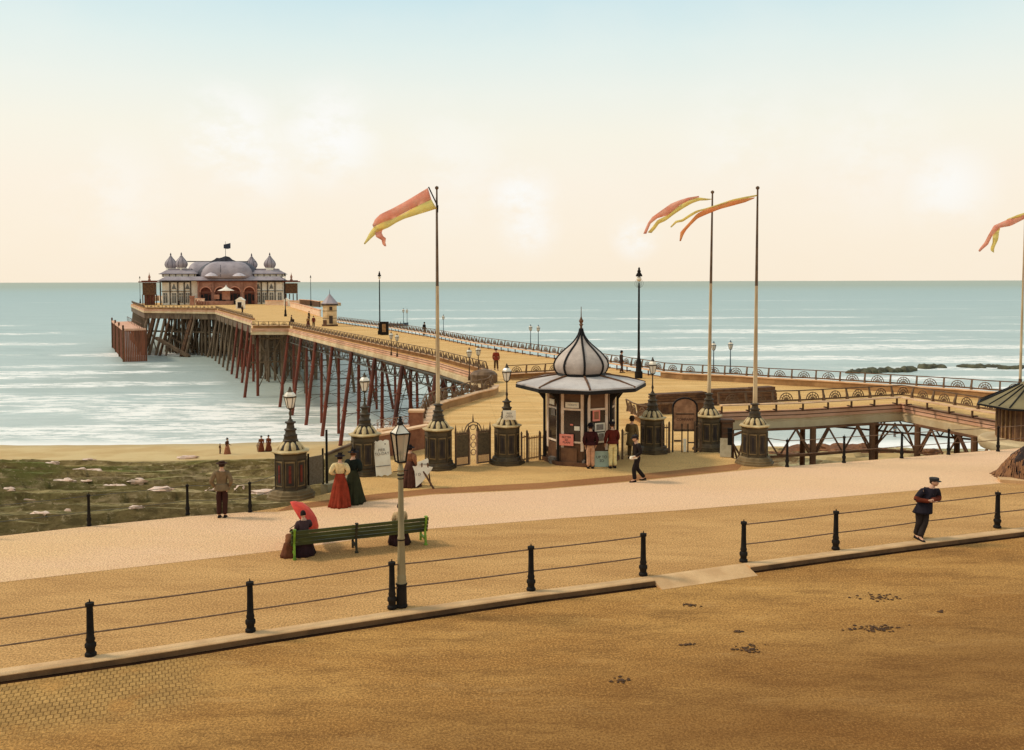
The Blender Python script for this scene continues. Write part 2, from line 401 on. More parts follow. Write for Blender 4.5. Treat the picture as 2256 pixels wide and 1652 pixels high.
# breaking waves: long bands parallel to the shore, broken into streaks
bands = None
for (yc, hw, xa, xb, k) in ((113, 3.5, -400, 20, 1.25), (121, 5, -400, 6, 1.1), (137, 5, -200, -8, .95), (151, 5, -300, -30, 1.2), (168, 4, -300, -40, 1.0), (190, 6, -300, -50, 1.15),
                         (212, 4, -300, -60, .7), (245, 6, -400, -40, .8), (290, 8, -400, -120, .7), (345, 9, -500, -150, .85), (420, 10, -500, -200, .5),
                         (118, 5, 20, 400, 1.1), (133, 6, 20, 400, .9), (150, 6, 0, 400, 1.0), (178, 5, 0, 400, .9), (200, 7, 0, 400, 1.0), (228, 8, -5, 500, 1.0), (262, 8, 0, 500, .9), (300, 8, -10, 600, .8),
                         (352, 12, -60, 600, .8), (400, 12, -60, 700, .55), (480, 14, -80, 700, .6), (620, 20, -200, 800, .45), (900, 30, -500, 900, .35), (130, 22, -30, 45, .8), (170, 14, -60, -20, .65)):
    d = mth(nt, 'ABSOLUTE', mth(nt, 'SUBTRACT', yy, yc + 0.0))
    g = mrange(nt, d, 0, hw*2.2, k, 0)
    xm = mth(nt, 'MULTIPLY', mrange(nt, X, xa, xa+35), mrange(nt, X, xb, xb-35))
    g = mth(nt, 'MULTIPLY', g, xm)
    bands = g if bands is None else mth(nt, 'MAXIMUM', bands, g)
st1 = noise_(nt, node(nt, 'ShaderNodeMapping', {0: ob, 'Scale': (0.10, 0.42, 1)}).outputs[0], 1.3, 10, 0.8)
pt = mrange(nt, noise_(nt, node(nt, 'ShaderNodeMapping', {0: ob, 'Scale': (0.012, 0.05, 1)}).outputs[0], 1, 5, .6), .42, .56, .25, 1)
fo = mth(nt, 'MULTIPLY', mth(nt, 'MULTIPLY', bands, pt), mrange(nt, st1, 0.42, 0.58))
fo = mrange(nt, fo, 0.10, 0.48)
st2 = noise_(nt, node(nt, 'ShaderNodeMapping', {0: ob, 'Scale': (0.14, 0.8, 1)}).outputs[0], 1.0, 10, 0.8)
near = mrange(nt, Y, 650, 110, 0, 1)
fo = mth(nt, 'ADD', fo, mth(nt, 'MULTIPLY', near, mrange(nt, st2, 0.58, 0.7, 0, .6)), True)
shore = mrange(nt, mth(nt, 'ADD', Y, mth(nt, 'MULTIPLY', sw, 6)), 116.5, 112, 0, 1)
fo = mth(nt, 'MAXIMUM', fo, shore)
# grey reflection of the pier head painted into the water colour
gx = mth(nt, 'MULTIPLY', mrange(nt, X, -110, -80), mrange(nt, X, -20, -45)); gy = mth(nt, 'MULTIPLY', mrange(nt, Y, 150, 185), mrange(nt, Y, 300, 260))
col = mixc(nt, mth(nt, 'MULTIPLY', mth(nt, 'MULTIPLY', gx, gy), .35), col, C(140, 140, 118, .8))
col = mixc(nt, fo, col, C(252, 246, 236, .98))
nt.links.new(col, bs.inputs['Base Color'])
nt.links.new(mrange(nt, fo, 0, 1, 0.42, 0.9), bs.inputs['Roughness'])
wv = node(nt, 'ShaderNodeMapping', {0: ob, 'Scale': (0.12, 0.35, 1)}).outputs[0]
bp = node(nt, 'ShaderNodeBump', {'Strength': 0.8, 'Distance': 0.6, 'Height': noise_(nt, wv, 1.5, 8, 0.6)})
nt.links.new(bp.outputs[0], bs.inputs['Normal'])
M_SEA = m
b = MB(); vs = []; ys = [70, 110, 200, 400, 1000, 3000, 9000, 30000, 60000]; xs = [-60000, -9000, -1500, -400, 0, 400, 1500, 9000, 60000]
for y in ys:
    for x in xs: vs.append((x, y, SEA))
n = len(xs)
b.add(vs, [(j*n+i, j*n+i+1, (j+1)*n+i+1, (j+1)*n+i) for j in range(len(ys)-1) for i in range(n-1)])
struct(b.build('sea', M_SEA, fixn=False))

# ================================================================ BEACH
def beach_h(x, y):
    h = SEA + (111.5 + 2.5*math.sin(x*0.045+1) - y)*0.072
    rock = max(0.0, min(1.0, (93.5 + 2*noise.noise(Vector((x*.07, 3, 1))) - y)/3.0))
    if x > 8: h -= .42*min(1, (x-8)/6); rock = max(0.0, min(1.0, (105.5 - y)/2.0))*max(0, min(1, (noise.noise(Vector((x*.05, y*.06, 7)))+.3)*3))
    v = Vector((x*0.13, y*0.42, 0.0))
    n1 = noise.fractal(v, 0.9, 2.1, 5) ; n2 = noise.noise(Vector((x*0.05, y*0.3, 5)))
    led = abs(noise.noise(Vector((x*0.09+9, y*0.33, 2))))
    tt = (y + 2.6*noise.noise(Vector((x*.035, y*.02, 4))) + 1.2*noise.noise(Vector((x*.13, 2, y*.05))))/2.5; saw = 1 - (tt - math.floor(tt)); kk = .35 + .65*max(0, min(1, .5+noise.noise(Vector((x*.06, math.floor(tt)*3.7, 8)))*1.6))
    h += rock*(.85*saw*kk - .35)
    h += rock*(0.3*n1 + 0.6*n2 + 0.55*led) + 0.05*noise.noise(Vector((x*.3, y*.3, 0)))
    return h, rock
b = MB(); xs = [-95 + i*0.55 for i in range(int(175/0.55)+1)]; ys = [18 + j*1.5 for j in range(20)] + [48 + j*0.26 for j in range(int(80/0.26))]
for y in ys:
    for x in xs: b.v.append((x, y, beach_h(x, y)[0]))
n = len(xs)
b.f = [(j*n+i, j*n+i+1, (j+1)*n+i+1, (j+1)*n+i) for j in range(len(ys)-1) for i in range(n-1)]
m, nt, bs = newmat('beach_sand_and_weed', 0.9, 0.2)
ob = node(nt, 'ShaderNodeTexCoord').outputs['Object']; sp = node(nt, 'ShaderNodeSeparateXYZ', {0: ob})
wob = noise_(nt, node(nt, 'ShaderNodeMapping', {0: ob, 'Scale': (0.07, 0.2, .2)}).outputs[0], 1, 4)
edge = mth(nt, 'ADD', sp.outputs[1], mth(nt, 'MULTIPLY', mth(nt, 'SUBTRACT', wob, .5), 5))
rk = mrange(nt, edge, 94.5, 93, 0, 1)
rx = mth(nt, 'MULTIPLY', mth(nt, 'MULTIPLY', mrange(nt, sp.outputs[0], 12, 20), mrange(nt, sp.outputs[1], 106, 105)), mrange(nt, wob, .44, .52))
rk = mth(nt, 'MAXIMUM', rk, rx)
n1 = noise_(nt, node(nt, 'ShaderNodeMapping', {0: ob, 'Scale': (0.22, 0.6, .6)}).outputs[0], 1, 8, 0.7)
n2 = noise_(nt, node(nt, 'ShaderNodeMapping', {0: ob, 'Scale': (0.5, 1.6, 1)}).outputs[0], 1.2, 8, 0.7)
n3 = noise_(nt, node(nt, 'ShaderNodeMapping', {0: ob, 'Scale': (0.06, 0.25, .2)}).outputs[0], 1, 5, 0.6)
grn = mixc(nt, mrange(nt, n1, .4, .62), C(132, 112, 56), C(200, 170, 112))
n4 = noise_(nt, node(nt, 'ShaderNodeMapping', {0: ob, 'Scale': (1.3, 3.6, 2)}).outputs[0], 1, 8, 0.8)
n5 = noise_(nt, node(nt, 'ShaderNodeMapping', {0: ob, 'Scale': (.35, 2.4, 1)}).outputs[0], 1, 8, 0.75)
grn = mixc(nt, mrange(nt, n2, .5, .66), grn, C(92, 68, 38))
grn = mixc(nt, mth(nt, 'MULTIPLY', mrange(nt, sp.outputs[0], -22, -42, .15, .9), mrange(nt, n3, .38, .55)), grn, C(96, 108, 38))
grn = mixc(nt, mrange(nt, sp.outputs[1], 84, 62, 0, .75), grn, mixc(nt, mrange(nt, n2, .45, .6), C(142, 122, 76), C(92, 84, 46)))
grn = mixc(nt, mth(nt, 'MULTIPLY', mrange(nt, n3, .53, .6), mrange(nt, n2, .6, .42)), grn, C(206, 178, 130))
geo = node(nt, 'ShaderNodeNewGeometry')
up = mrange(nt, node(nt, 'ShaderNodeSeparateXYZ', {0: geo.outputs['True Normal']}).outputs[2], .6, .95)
sand = mixc(nt, mrange(nt, noise_(nt, ob, .15, 5), .4, .6), C(226, 194, 138), C(214, 176, 118))
sand = mixc(nt, mrange(nt, sp.outputs[1], 105, 111, 0, .8), sand, C(196, 172, 132))
grn = mixc(nt, mrange(nt, sp.outputs[0], 8, 20, 0, .85), grn, mixc(nt, mrange(nt, n1, .42, .6), C(150, 104, 66), C(196, 186, 140)))
grn = mixc(nt, mrange(nt, n5, .5, .6, 0, .6), grn, C(84, 68, 36))
grn = mixc(nt, mrange(nt, n4, .54, .64, 0, .85), grn, C(224, 196, 146))
grn = mixc(nt, mrange(nt, n4, .46, .38, 0, .6), grn, C(78, 66, 32))
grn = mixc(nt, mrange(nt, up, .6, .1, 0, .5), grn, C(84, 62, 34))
col = mixc(nt, rk, sand, grn)
nt.links.new(col, bs.inputs['Base Color'])
bp = node(nt, 'ShaderNodeBump', {'Strength': 0.7, 'Distance': 0.35, 'Height': n4}); nt.links.new(bp.outputs[0], bs.inputs['Normal'])
M_BEACH = m
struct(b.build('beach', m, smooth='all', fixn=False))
def lump(b, c, r, seed, sq=(1, 1, .6), n=10, m=6, amp=.35):
    rings = []
    for j in range(m+1):
        th = math.pi*(0.06 + 0.88*j/m)
        ring = []
        for i in range(n):
            a = 2*math.pi*i/n; d = Vector((math.sin(th)*math.cos(a), math.sin(th)*math.sin(a), -math.cos(th)))
            k = 1 + amp*noise.noise(d*1.7 + Vector((seed, seed*.7, 0)))
            ring.append((c[0] + d.x*r*sq[0]*k, c[1] + d.y*r*sq[1]*k, c[2] + d.z*r*sq[2]*k))
        rings.append(ring)
    return b.rings(rings)
M_BOULD = mat('boulder_pale', C(244, 212, 190), C(216, 170, 136), 1.6, bump=.5, speck=.3)
M_ROCK = mat('sea_rock', C(98, 94, 68), C(66, 62, 46), .5, bump=.8, speck=.4)
for i, (px, py) in enumerate([(118, 1022), (196, 1014), (208, 1042), (250, 1072), (262, 1075), (238, 1074), (128, 1062), (146, 1062), (170, 1063), (196, 1061), (40, 1050), (80, 1100), (60, 1102),
                              (412, 1010), (330, 1088), (345, 1100), (355, 1082), (180, 1040), (540, 1078), (598, 1082), (585, 1088), (300, 1120), (230, 1110), (400, 1100), (425, 1068), (640, 1060), (90, 1135), (150, 1128), (20, 1080), (300, 1062), (480, 1080), (505, 1140)]):
    y = 60.0
    for _ in range(40):
        p = D(px, py, y)
        if p.z <= beach_h(p.x, p.y)[0] + .05: break
        y += 1.0
    r = random.uniform(.25, .6)
    o = MB(); lump(o, (0, 0, .05), r, i*3.1, (1.9, .8, .55), 12, 7, .8); ob_ = o.build('boulder', M_BOULD, smooth=True)
    ob_.location = p; tag(ob_, 'pale rounded boulder lying among the green weedy rocks of the beach', 'boulder', 'pale boulders on the weedy shore')
for i, (xa, xb, py, lb) in enumerate([(1866, 2012, 822, 'longest low dark reef of rocks in the sea behind the pier wing'), (2030, 2062, 811, 'short dark rock standing in the sea right of the long reef'),
                                      (2066, 2076, 811, 'smallest dark rock in the sea beside the short rock'), (2112, 2204, 809, 'low flat dark reef in the sea near the right flagpole'), (2206, 2262, 811, 'dark rock in the sea beyond the right flagpole')]):
    b = MB(); c0 = G((xa+xb)/2, py, SEA); b.o = c0
    wpx = xb - xa; k = max(2, int(wpx/7))
    for j in range(k):
        p = G(xa + wpx*(j+.5)/k, py - (3 if i == 0 else 0)*j/k*1.6 + random.uniform(-1.5, 1.5), SEA)
        lump(b, (p.x, p.y, SEA + .1), random.uniform(.55, 1.15), j + i*9.3, (1.15, 1.5, .9 if i in (0, 1) else .6))
    o = b.build('sea_rock', M_ROCK, smooth=True); o.location = c0; tag(o, lb, 'rock', 'rocks in the sea')
for i, (xa, xb, y0, y1, r_, lb) in enumerate([(1752, 1905, 985, 1000, 1.3, 'broad brown rock ledge on the shore seen through the right trestle'), (1900, 2060, 996, 1000, .8, 'low brown rocks under the bend of the right trestle'), (1700, 1760, 1008, 1016, .7, 'small brown rocks just right of the third flagpole pedestal')]):
    b = MB(); c0 = G((xa+xb)/2, (y0+y1)/2, SEA+.5); b.o = c0
    for j in range(26 if i == 0 else 14):
        p = G(random.uniform(xa, xb), random.uniform(y0, y1), SEA+.5); lump(b, (p.x, p.y, beach_h(p.x, p.y)[0]+.1), random.uniform(.6, 1.0)*r_, j*2.3+i, (1.5, .8, .55), 9, 6, .9)
    o = b.build('shore_rock', mat('brown_rock', C(150, 100, 64), C(104, 68, 44), .8, bump=.8, speck=.4), smooth=True); o.location = c0; tag(o, lb, 'rock', 'rocks on the right shore')
# dung and mud clods on the carriageway
M_DUNG = mat('dung', C(92, 60, 30), C(66, 42, 20), 8, bump=.6)
for i, (px, py, wx, wy, n_, lb) in enumerate([(1937, 1316, 48, 8, 26, 'clods of dung scattered on the road nearest the leaning man'), (1925, 1386, 62, 10, 40, 'widest scatter of dark dung in the middle of the road'),
        (1372, 1499, 34, 5, 12, 'small cluster of dung clods nearest the bottom edge of the road'), (1652, 1430, 34, 10, 24, 'loose scatter of dung clods below the dropped kerb'),
        (1512, 1420, 16, 3, 8, 'thin streak of dung on the road left of the loose scatter'), (1628, 1391, 12, 3, 9, 'tiny compact clump of dung above the loose scatter'),
        (2072, 1348, 3, 2, 2, 'single dark clod alone on the right of the road'), (1520, 1333, 22, 4, 9, 'faint dung crumbs on the road just below the dropped kerb')]):
    c0 = G(px, py, RZ); b = MB(); b.o = c0
    for j in range(n_*2):
        p = G(px + random.gauss(0, .45)*wx, py + random.gauss(0, .45)*wy, RZ)
        lump(b, (p.x, p.y, RZ + .01), random.uniform(.008, .034), j*1.7, (1.4, 1.1, .5), 6, 4)
    o = b.build('dung', M_DUNG, smooth=True); o.location = c0; tag(o, lb, 'dung', 'dung on the carriageway', 'stuff')
# ================================================================ PIER
m, nt, bs = newmat('deck_boards', 0.9, 0.15)
ob = node(nt, 'ShaderNodeTexCoord').outputs['Object']
mp = node(nt, 'ShaderNodeMapping', {0: ob, 'Rotation': (0, 0, R(-4))}).outputs[0]
br = node(nt, 'ShaderNodeTexBrick', {'Vector': mp, 'Color1': (1, 1, 1, 1), 'Color2': (.86, .85, .83, 1), 'Mortar': (.42, .38, .32, 1), 'Scale': 1.0, 'Mortar Size': .016,
          'Mortar Smooth': .8, 'Brick Width': 5.0, 'Row Height': .3})
v = node(nt, 'ShaderNodeMapping', {0: ob, 'Scale': (0.15, .9, 1)}).outputs[0]
col = mixc(nt, mrange(nt, noise_(nt, v, 1, 7, .7), .38, .64), C(236, 190, 124, 1.03), C(218, 168, 100, 1.0))
col = mixc(nt, mrange(nt, noise_(nt, v, 3.1, 7, .75), .5, .72, 0, .55), col, C(176, 136, 82))
g = noise_(nt, ob, 14, 4, .8)
col = mixc(nt, mrange(nt, g, .5, .62, 0, .55), col, C(140, 106, 62))
col = mixc(nt, .8, col, mixc(nt, 1.0, col, br.outputs[0], 'MULTIPLY'))
nt.links.new(col, bs.inputs['Base Color']); M_DECK = m
M_PINK = mat('fascia_pink', C(238, 184, 148), C(212, 154, 116), .6, bump=.2, stretch=(1, 1, 3), dirt=.3)
M_TAN = mat('fascia_cream', C(220, 194, 150), C(196, 164, 120), .6, bump=.2, dirt=.3)
M_DKB = mat('dark_timber', C(112, 76, 46), C(76, 50, 32), 2, bump=.5)
M_RPILE = mat('red_oxide_iron', C(128, 58, 34), C(80, 42, 28), 1.2, rough=.6, bump=.4, stretch=(1, 1, .25), dirt=.3)
M_GPILE = mat('weathered_pile', C(124, 102, 78), C(84, 64, 46), 1.0, bump=.6, stretch=(1, 1, .25), dirt=.5)
M_BPILE = mat('brown_trestle', C(134, 92, 60), C(98, 64, 42), 1.0, bump=.4, dirt=.3)
M_ROD = mat('tie_rod_iron', C(88, 84, 74), C(66, 58, 48), 2, rough=.6)
M_FAN = mat('cast_bench_iron', C(122, 92, 62), C(92, 66, 42), 3, rough=.6)
M_SEAT = mat('bench_seat_board', C(240, 196, 152), C(218, 168, 122), 1.5, bump=.2)
M_RISER = mat('bench_riser_board', C(176, 134, 86), C(148, 108, 66), 1.0, bump=.3, dirt=.3)
def GP(l): return [xy(G(*p)) for p in l]
curveL = smooth_path([xy(G(907, 938, .45)), xy(G(926, 924, .45)), xy(G(930, 908, .45)), xy(G(939, 895, .45)), xy(G(968, 882.5, .45)), xy(G(1003.5, 873.6, .45)), xy(G(1039, 863, .45)), xy(G(1071, 856, .45)), xy(G(1080, 848, .45))], 4)
leftwing = [xy(G(812, 1030)), xy(G(831, 948, .45)), xy(G(907, 938, .45))]
neckL = GP([(1069, 828), (961, 797), (734, 746), (637, 723.5)])
headL = GP([(555, 723.5), (555, 706), (475, 683), (318, 681), (289, 669.5)])
headB = [(-126, 330), (-105, 362), (-70, 352), (-60, 318)]
headR = GP([(660, 671), (690, 682), (707, 698)])
neckR = GP([(746, 711.5), (878, 730), (956, 743.5), (1054, 763.5), (1175, 782), (1228, 790), (1382, 816), (1465, 830.7), (1510, 835)])
wingF = GP([(1624, 840), (1711, 846), (1800, 850.5), (1974, 862), (2126, 872.5), (2176, 877)]) + [(33.5, 54.5), (36, 50), (36, 44.6)]
wingN = [(29, 42.9), (26.9, 45.8)] + GP([(2223, 931.6), (1986, 889), (1763, 902), (1581, 908), (1568, 985)])
deckpoly = leftwing[:-1] + curveL + neckL + headL + headB + headR + neckR + wingF + wingN + deck_front[::-1]
pier = thing('pier', 'long iron pier with yellow deck on red and dark piles running out to sea', 'pier', (0, 0, 0))
b = MB(); b.prism(deckpoly, -0.3, 0.0); b.build('deck', M_DECK, pier)
# fascia boards along the outside
def fascia(path, nm='fascia'):
    b = MB(); b.profile(path, [(0.0, .02), (.10, .02), (.10, -.46), (0.0, -.46)]); b.build(nm, M_PINK, pier)
    b = MB(); b.profile(path, [(.10, -.03), (.125, -.03), (.125, -.07), (.10, -.07)]); b.profile(path, [(.10, -.25), (.115, -.25), (.115, -.29), (.10, -.29)]); b.profile(path, [(.19, -.985), (.215, -.985), (.215, -1.03), (.19, -1.03)]); b.build('moulding', M_DKB, pier)
    b = MB(); b.profile(path, [(-.1, -.46), (.03, -.46), (.03, -.56), (.20, -.60), (.20, -1.02), (-.1, -1.02)]); b.build('cornice', M_TAN, pier)
out1 = [leftwing[0], leftwing[1], leftwing[2]] + curveL[1:]
fascia(out1); fascia(neckL); fascia(neckL[-1:] + headL + headB[:1]); fascia(headR[:0] + [headB[-1]] + headR + neckR + wingF)
fascia(wingN)
U = (Vector(neckL[-1]) - Vector(neckL[0])).normalized(); PRP = Vector((U.y, -U.x))   # out to sea / across to the right
L0 = Vector(neckL[0]); LEN = (Vector(neckL[-1]) - L0).length
def ground_z(x, y): return SEA - 1.0 if y > 112 else min(beach_h(x, y)[0] - .3, -6)
def pile(name, top, bot, r, m, n=8, collar=True):
    b = MB(); b.o = Vector((bot[0], bot[1], bot[2])); b.cyl(bot, top, r, r*.92, n)
    if collar:
        a, c = Vector(bot), Vector(top)
        for t in (.38, .72):
            q = a.lerp(c, t); q2 = a.lerp(c, t+.012); b.cyl(q, q2, r*1.35, r*1.35, n)
    o = b.build(name, m, pier, smooth=True); o.location = b.o; return o
def lattice(p, q, z0, z1, w, m, bay=1.25, nm='girder'):
    b = MB(); p, q = Vector(p), Vector(q); L = (q-p).length; n = max(1, round(L/bay))
    f = lambda t, z: (p.x + (q.x-p.x)*t, p.y + (q.y-p.y)*t, z)
    b.bar(f(0, z0), f(1, z0), w*1.2, w); b.bar(f(0, z1), f(1, z1), w*1.2, w)
    for i in range(n):
        t0, t1 = i/n, (i+1)/n
        if i % 2: b.bar(f(t0, z0), f(t1, z1), w*.7)
        else: b.bar(f(t0, z1), f(t1, z0), w*.7)
    return b.build(nm, m, pier)
nb = 9; prev = None
for k in range(nb):
    s = 1.0 + k*(LEN-1.0)/(nb-1)
    pl = L0 + U*s; W = 11.9
    near = k < 2
    tops = [(-.05, -.05 - 1.9, 'raking_pile'), (.7, .55, 'pile'), (W-.7, W-.55, 'pile'), (W+.05, W+1.95, 'raking_pile')]
    for (o0, o1, nm) in tops:
        t = pl + PRP*o0 + U*(0.0 if 'rak' not in nm else .35); q = pl + PRP*o1 - U*(1.1 if 'rak' in nm else 0)
        z = ground_z(q.x, q.y)
        pile(nm, (t.x, t.y, -1.0), (q.x, q.y, z), .24 if 'rak' in nm else .20, M_RPILE if k > 0 else M_BPILE)
    # cross frame of tie rods
    b = MB(); P3 = lambda o_, z: (pl.x + PRP.x*o_, pl.y + PRP.y*o_, z)
    for z in (-2.2, -5.2, -8.3): b.bar(P3(-.4 if z > -3 else -1.0, z), P3(W+.6, z), .06, .08)
    for (o0, o1) in ((.7, W-.7),):
        for z in (-2.2, -6.5):
            b.cyl(P3(o0, z), P3(o1, z-4), .026, n=5); b.cyl(P3(o1, z), P3(o0, z-4), .026, n=5)
    b.cyl(P3(.7, -1.2), P3(-1.6, -9.5), .03, n=5)
    b.build('cross_bracing', M_ROD, pier)
    if prev is not None:
        for o_ in (.1, W-.1, W/2):
            lattice(prev + PRP*o_, pl + PRP*o_, -1.05, -2.2, .12, M_ROD)
        b = MB()
        for o_ in (.7, W-.7):
            A = prev + PRP*o_; B = pl + PRP*o_
            for z in (-4.4, -7.6): b.cyl((A.x, A.y, z), (B.x, B.y, z), .035, n=5)
            b.cyl((A.x, A.y, -2.2), (B.x, B.y, -10.2), .028, n=5)
        b.build('tie_rods', M_ROD, pier)
    prev = pl
# the widened part beyond the jog
Lj = Vector(headL[1]); Lk = Vector(headL[2]); Uj = (Lk-Lj).normalized(); Pj = Vector((Uj.y, -Uj.x)); LJ = (Lk-Lj).length
for k in range(9):
    pl = Vector(headL[0]).lerp(Lj, .4) if k == 0 else Lj + Uj*((k-.4)*LJ/8.0)
    for (o0, o1, nm) in ((.1, -1.7, 'raking_timber'), (.9, .8, 'timber_pile'), (5, 5, 'timber_pile'), (9, 9, 'timber_pile'), (13, 13, 'timber_pile'), (16.5, 17.5, 'raking_timber')):
        t = pl + Pj*o0; q = pl + Pj*o1 - Uj*(1.5 if 'rak' in nm else 0)
        pile(nm, (t.x, t.y, -1.0), (q.x, q.y, SEA-1), .26, M_RPILE if (k < 4 and o0 < 1) else M_GPILE, 7, False)
    b = MB(); P3 = lambda o_, z: (pl.x + Pj.x*o_, pl.y + Pj.y*o_, z)
    for z in (-2.4, -6.5): b.bar(P3(-.6, z), P3(17, z), .16, .24)
    for (o0, o1) in ((.9, 5), (5, 9), (9, 13)): b.cyl(P3(o0, -2), P3(o1, -11), .08, n=5); b.cyl(P3(o1, -2), P3(o0, -11), .08, n=5)
    b.build('cross_bracing', M_GPILE, pier)
b = MB(); b.profile(headL[:5], [(-.35, -1.03), (.0, -1.03), (.0, -2.5), (-.35, -2.5)]); b.build('edge_beam', M_GPILE, pier)
b = MB(); b.profile(neckL, [(-.5, -1.03), (-.15, -1.03), (-.15, -1.5), (-.5, -1.5)]); b.build('edge_beam', M_GPILE, pier)
# dense forest of timber under the head
H0 = Vector(headL[2]); H1 = Vector(headL[3]); hd = (H1-H0); hl = hd.length; hd.normalize(); hn = Vector((hd.y, -hd.x))
if hn.y < 0: hn = -hn
cnt = 0
for r_ in range(6):
    for c_ in range(16 if r_ else 20):
        q = H0 + hd*(c_*hl/(15.0 if r_ else 19.0) - (3 if r_ > 2 else 0)) + hn*(1.0 + r_*7.5) + Vector((random.uniform(-.7, .7), random.uniform(-.5, .5)))
        rak = 2.4*random.choice((0, 0, 1)) if r_ == 0 else random.uniform(-.6, .6)
        pile('head_pile', (q.x, q.y, -1.0), (q.x - rak, q.y - (3 if rak > 1 else 0), SEA-1), random.uniform(.24, .38), M_GPILE if random.random() < .7 else M_DKB, 6, False); cnt += 1
e0, e1 = Vector(headL[3]), Vector(headL[4])
for c_ in range(13):
    q = e0.lerp(e1, c_/12.0) + Vector((.8, .3))
    pile('edge_pile', (q.x, q.y, -1.0), (q.x - .9, q.y-1.2, SEA-1), .3, M_GPILE, 6, False)
b = MB()
for r_ in range(5):
    o_ = hn*(1.0 + r_*7.5)
    for z in (-2.2, -6.0): b.bar((H0.x+o_.x, H0.y+o_.y, z), (H1.x+o_.x, H1.y+o_.y, z), .3, .45)
    for j in range(8):
        a = H0 + hd*(j*hl/8) + o_; c = H0 + hd*((j+1)*hl/8) + o_
        b.bar((a.x, a.y, -2), (c.x, c.y, -11.5), .2); 
        if j % 2: b.bar((c.x, c.y, -2), (a.x, a.y, -11.5), .2)
b.build('head_bracing', M_GPILE, pier)
b = MB(); random.seed(9)
for k in range(170):
    t_ = random.random(); s_ = random.random()
    q = (Lj + Uj*(t_*LJ) + Pj*random.uniform(1.5, 15)) if k % 2 else (H0 + hd*(s_*hl) + hn*random.uniform(2, 36))
    b.cyl((q.x + random.uniform(-.8, .8), q.y, -1), (q.x, q.y, SEA-1), random.uniform(.14, .3), n=5)
o_ = b.build('inner_timbers', M_GPILE, pier); o_['kind'] = 'stuff'
b = MB(); a = D(440, 812, 236)
b.bar(H0.lerp(H1, .75).to_3d() + Vector((0, -4, -7.5)), H0.lerp(H1, .3).to_3d() + Vector((0, -4, -12.2)), 1.0, .7)
b.bar(H0.lerp(H1, .72).to_3d() + Vector((0, 2, -6.6)), H0.lerp(H1, .35).to_3d() + Vector((0, 2, -10.5)), 2.0, .3)
b.build('landing_steps', M_GPILE, pier)
# piles and trestles under the entrance wings
def trestle(path, inset, every, zc0=-1.05, zc1=-2.6, r=.2):
    pts, tot = resample(path, every); pv = None
    for (p, d) in pts:
        q = p + Vector((-d.y, d.x))*inset
        z = ground_z(q.x, q.y)
        pile('trestle_column', (q.x, q.y, -1.0), (q.x, q.y, z), r, M_BPILE, 8, False)
        for sgn in (-1, 1):
            b = MB(); e = q + d*sgn*1.1; b.bar((q.x, q.y, -2.9), (e.x, e.y, -1.15), .09); b.build('bracket', M_BPILE, pier)
        if pv is not None:
            lattice(pv, q, zc0, zc1, .11, M_BPILE, 1.1)
            b = MB(); b.cyl((pv.x, pv.y, -6.2), (q.x, q.y, -6.2), .06, n=5); b.build('tie_rods', M_ROD, pier)
        pv = q
trestle(wingN[::-1][0:1] + wingN[::-1][1:], .35 if False else -.35, 4.2)
trestle(wingF, .9 if False else -.9, 5.0)
trestle(curveL, -.5, 3.5)
trestle(neckR[5:], -.8, 5.5)

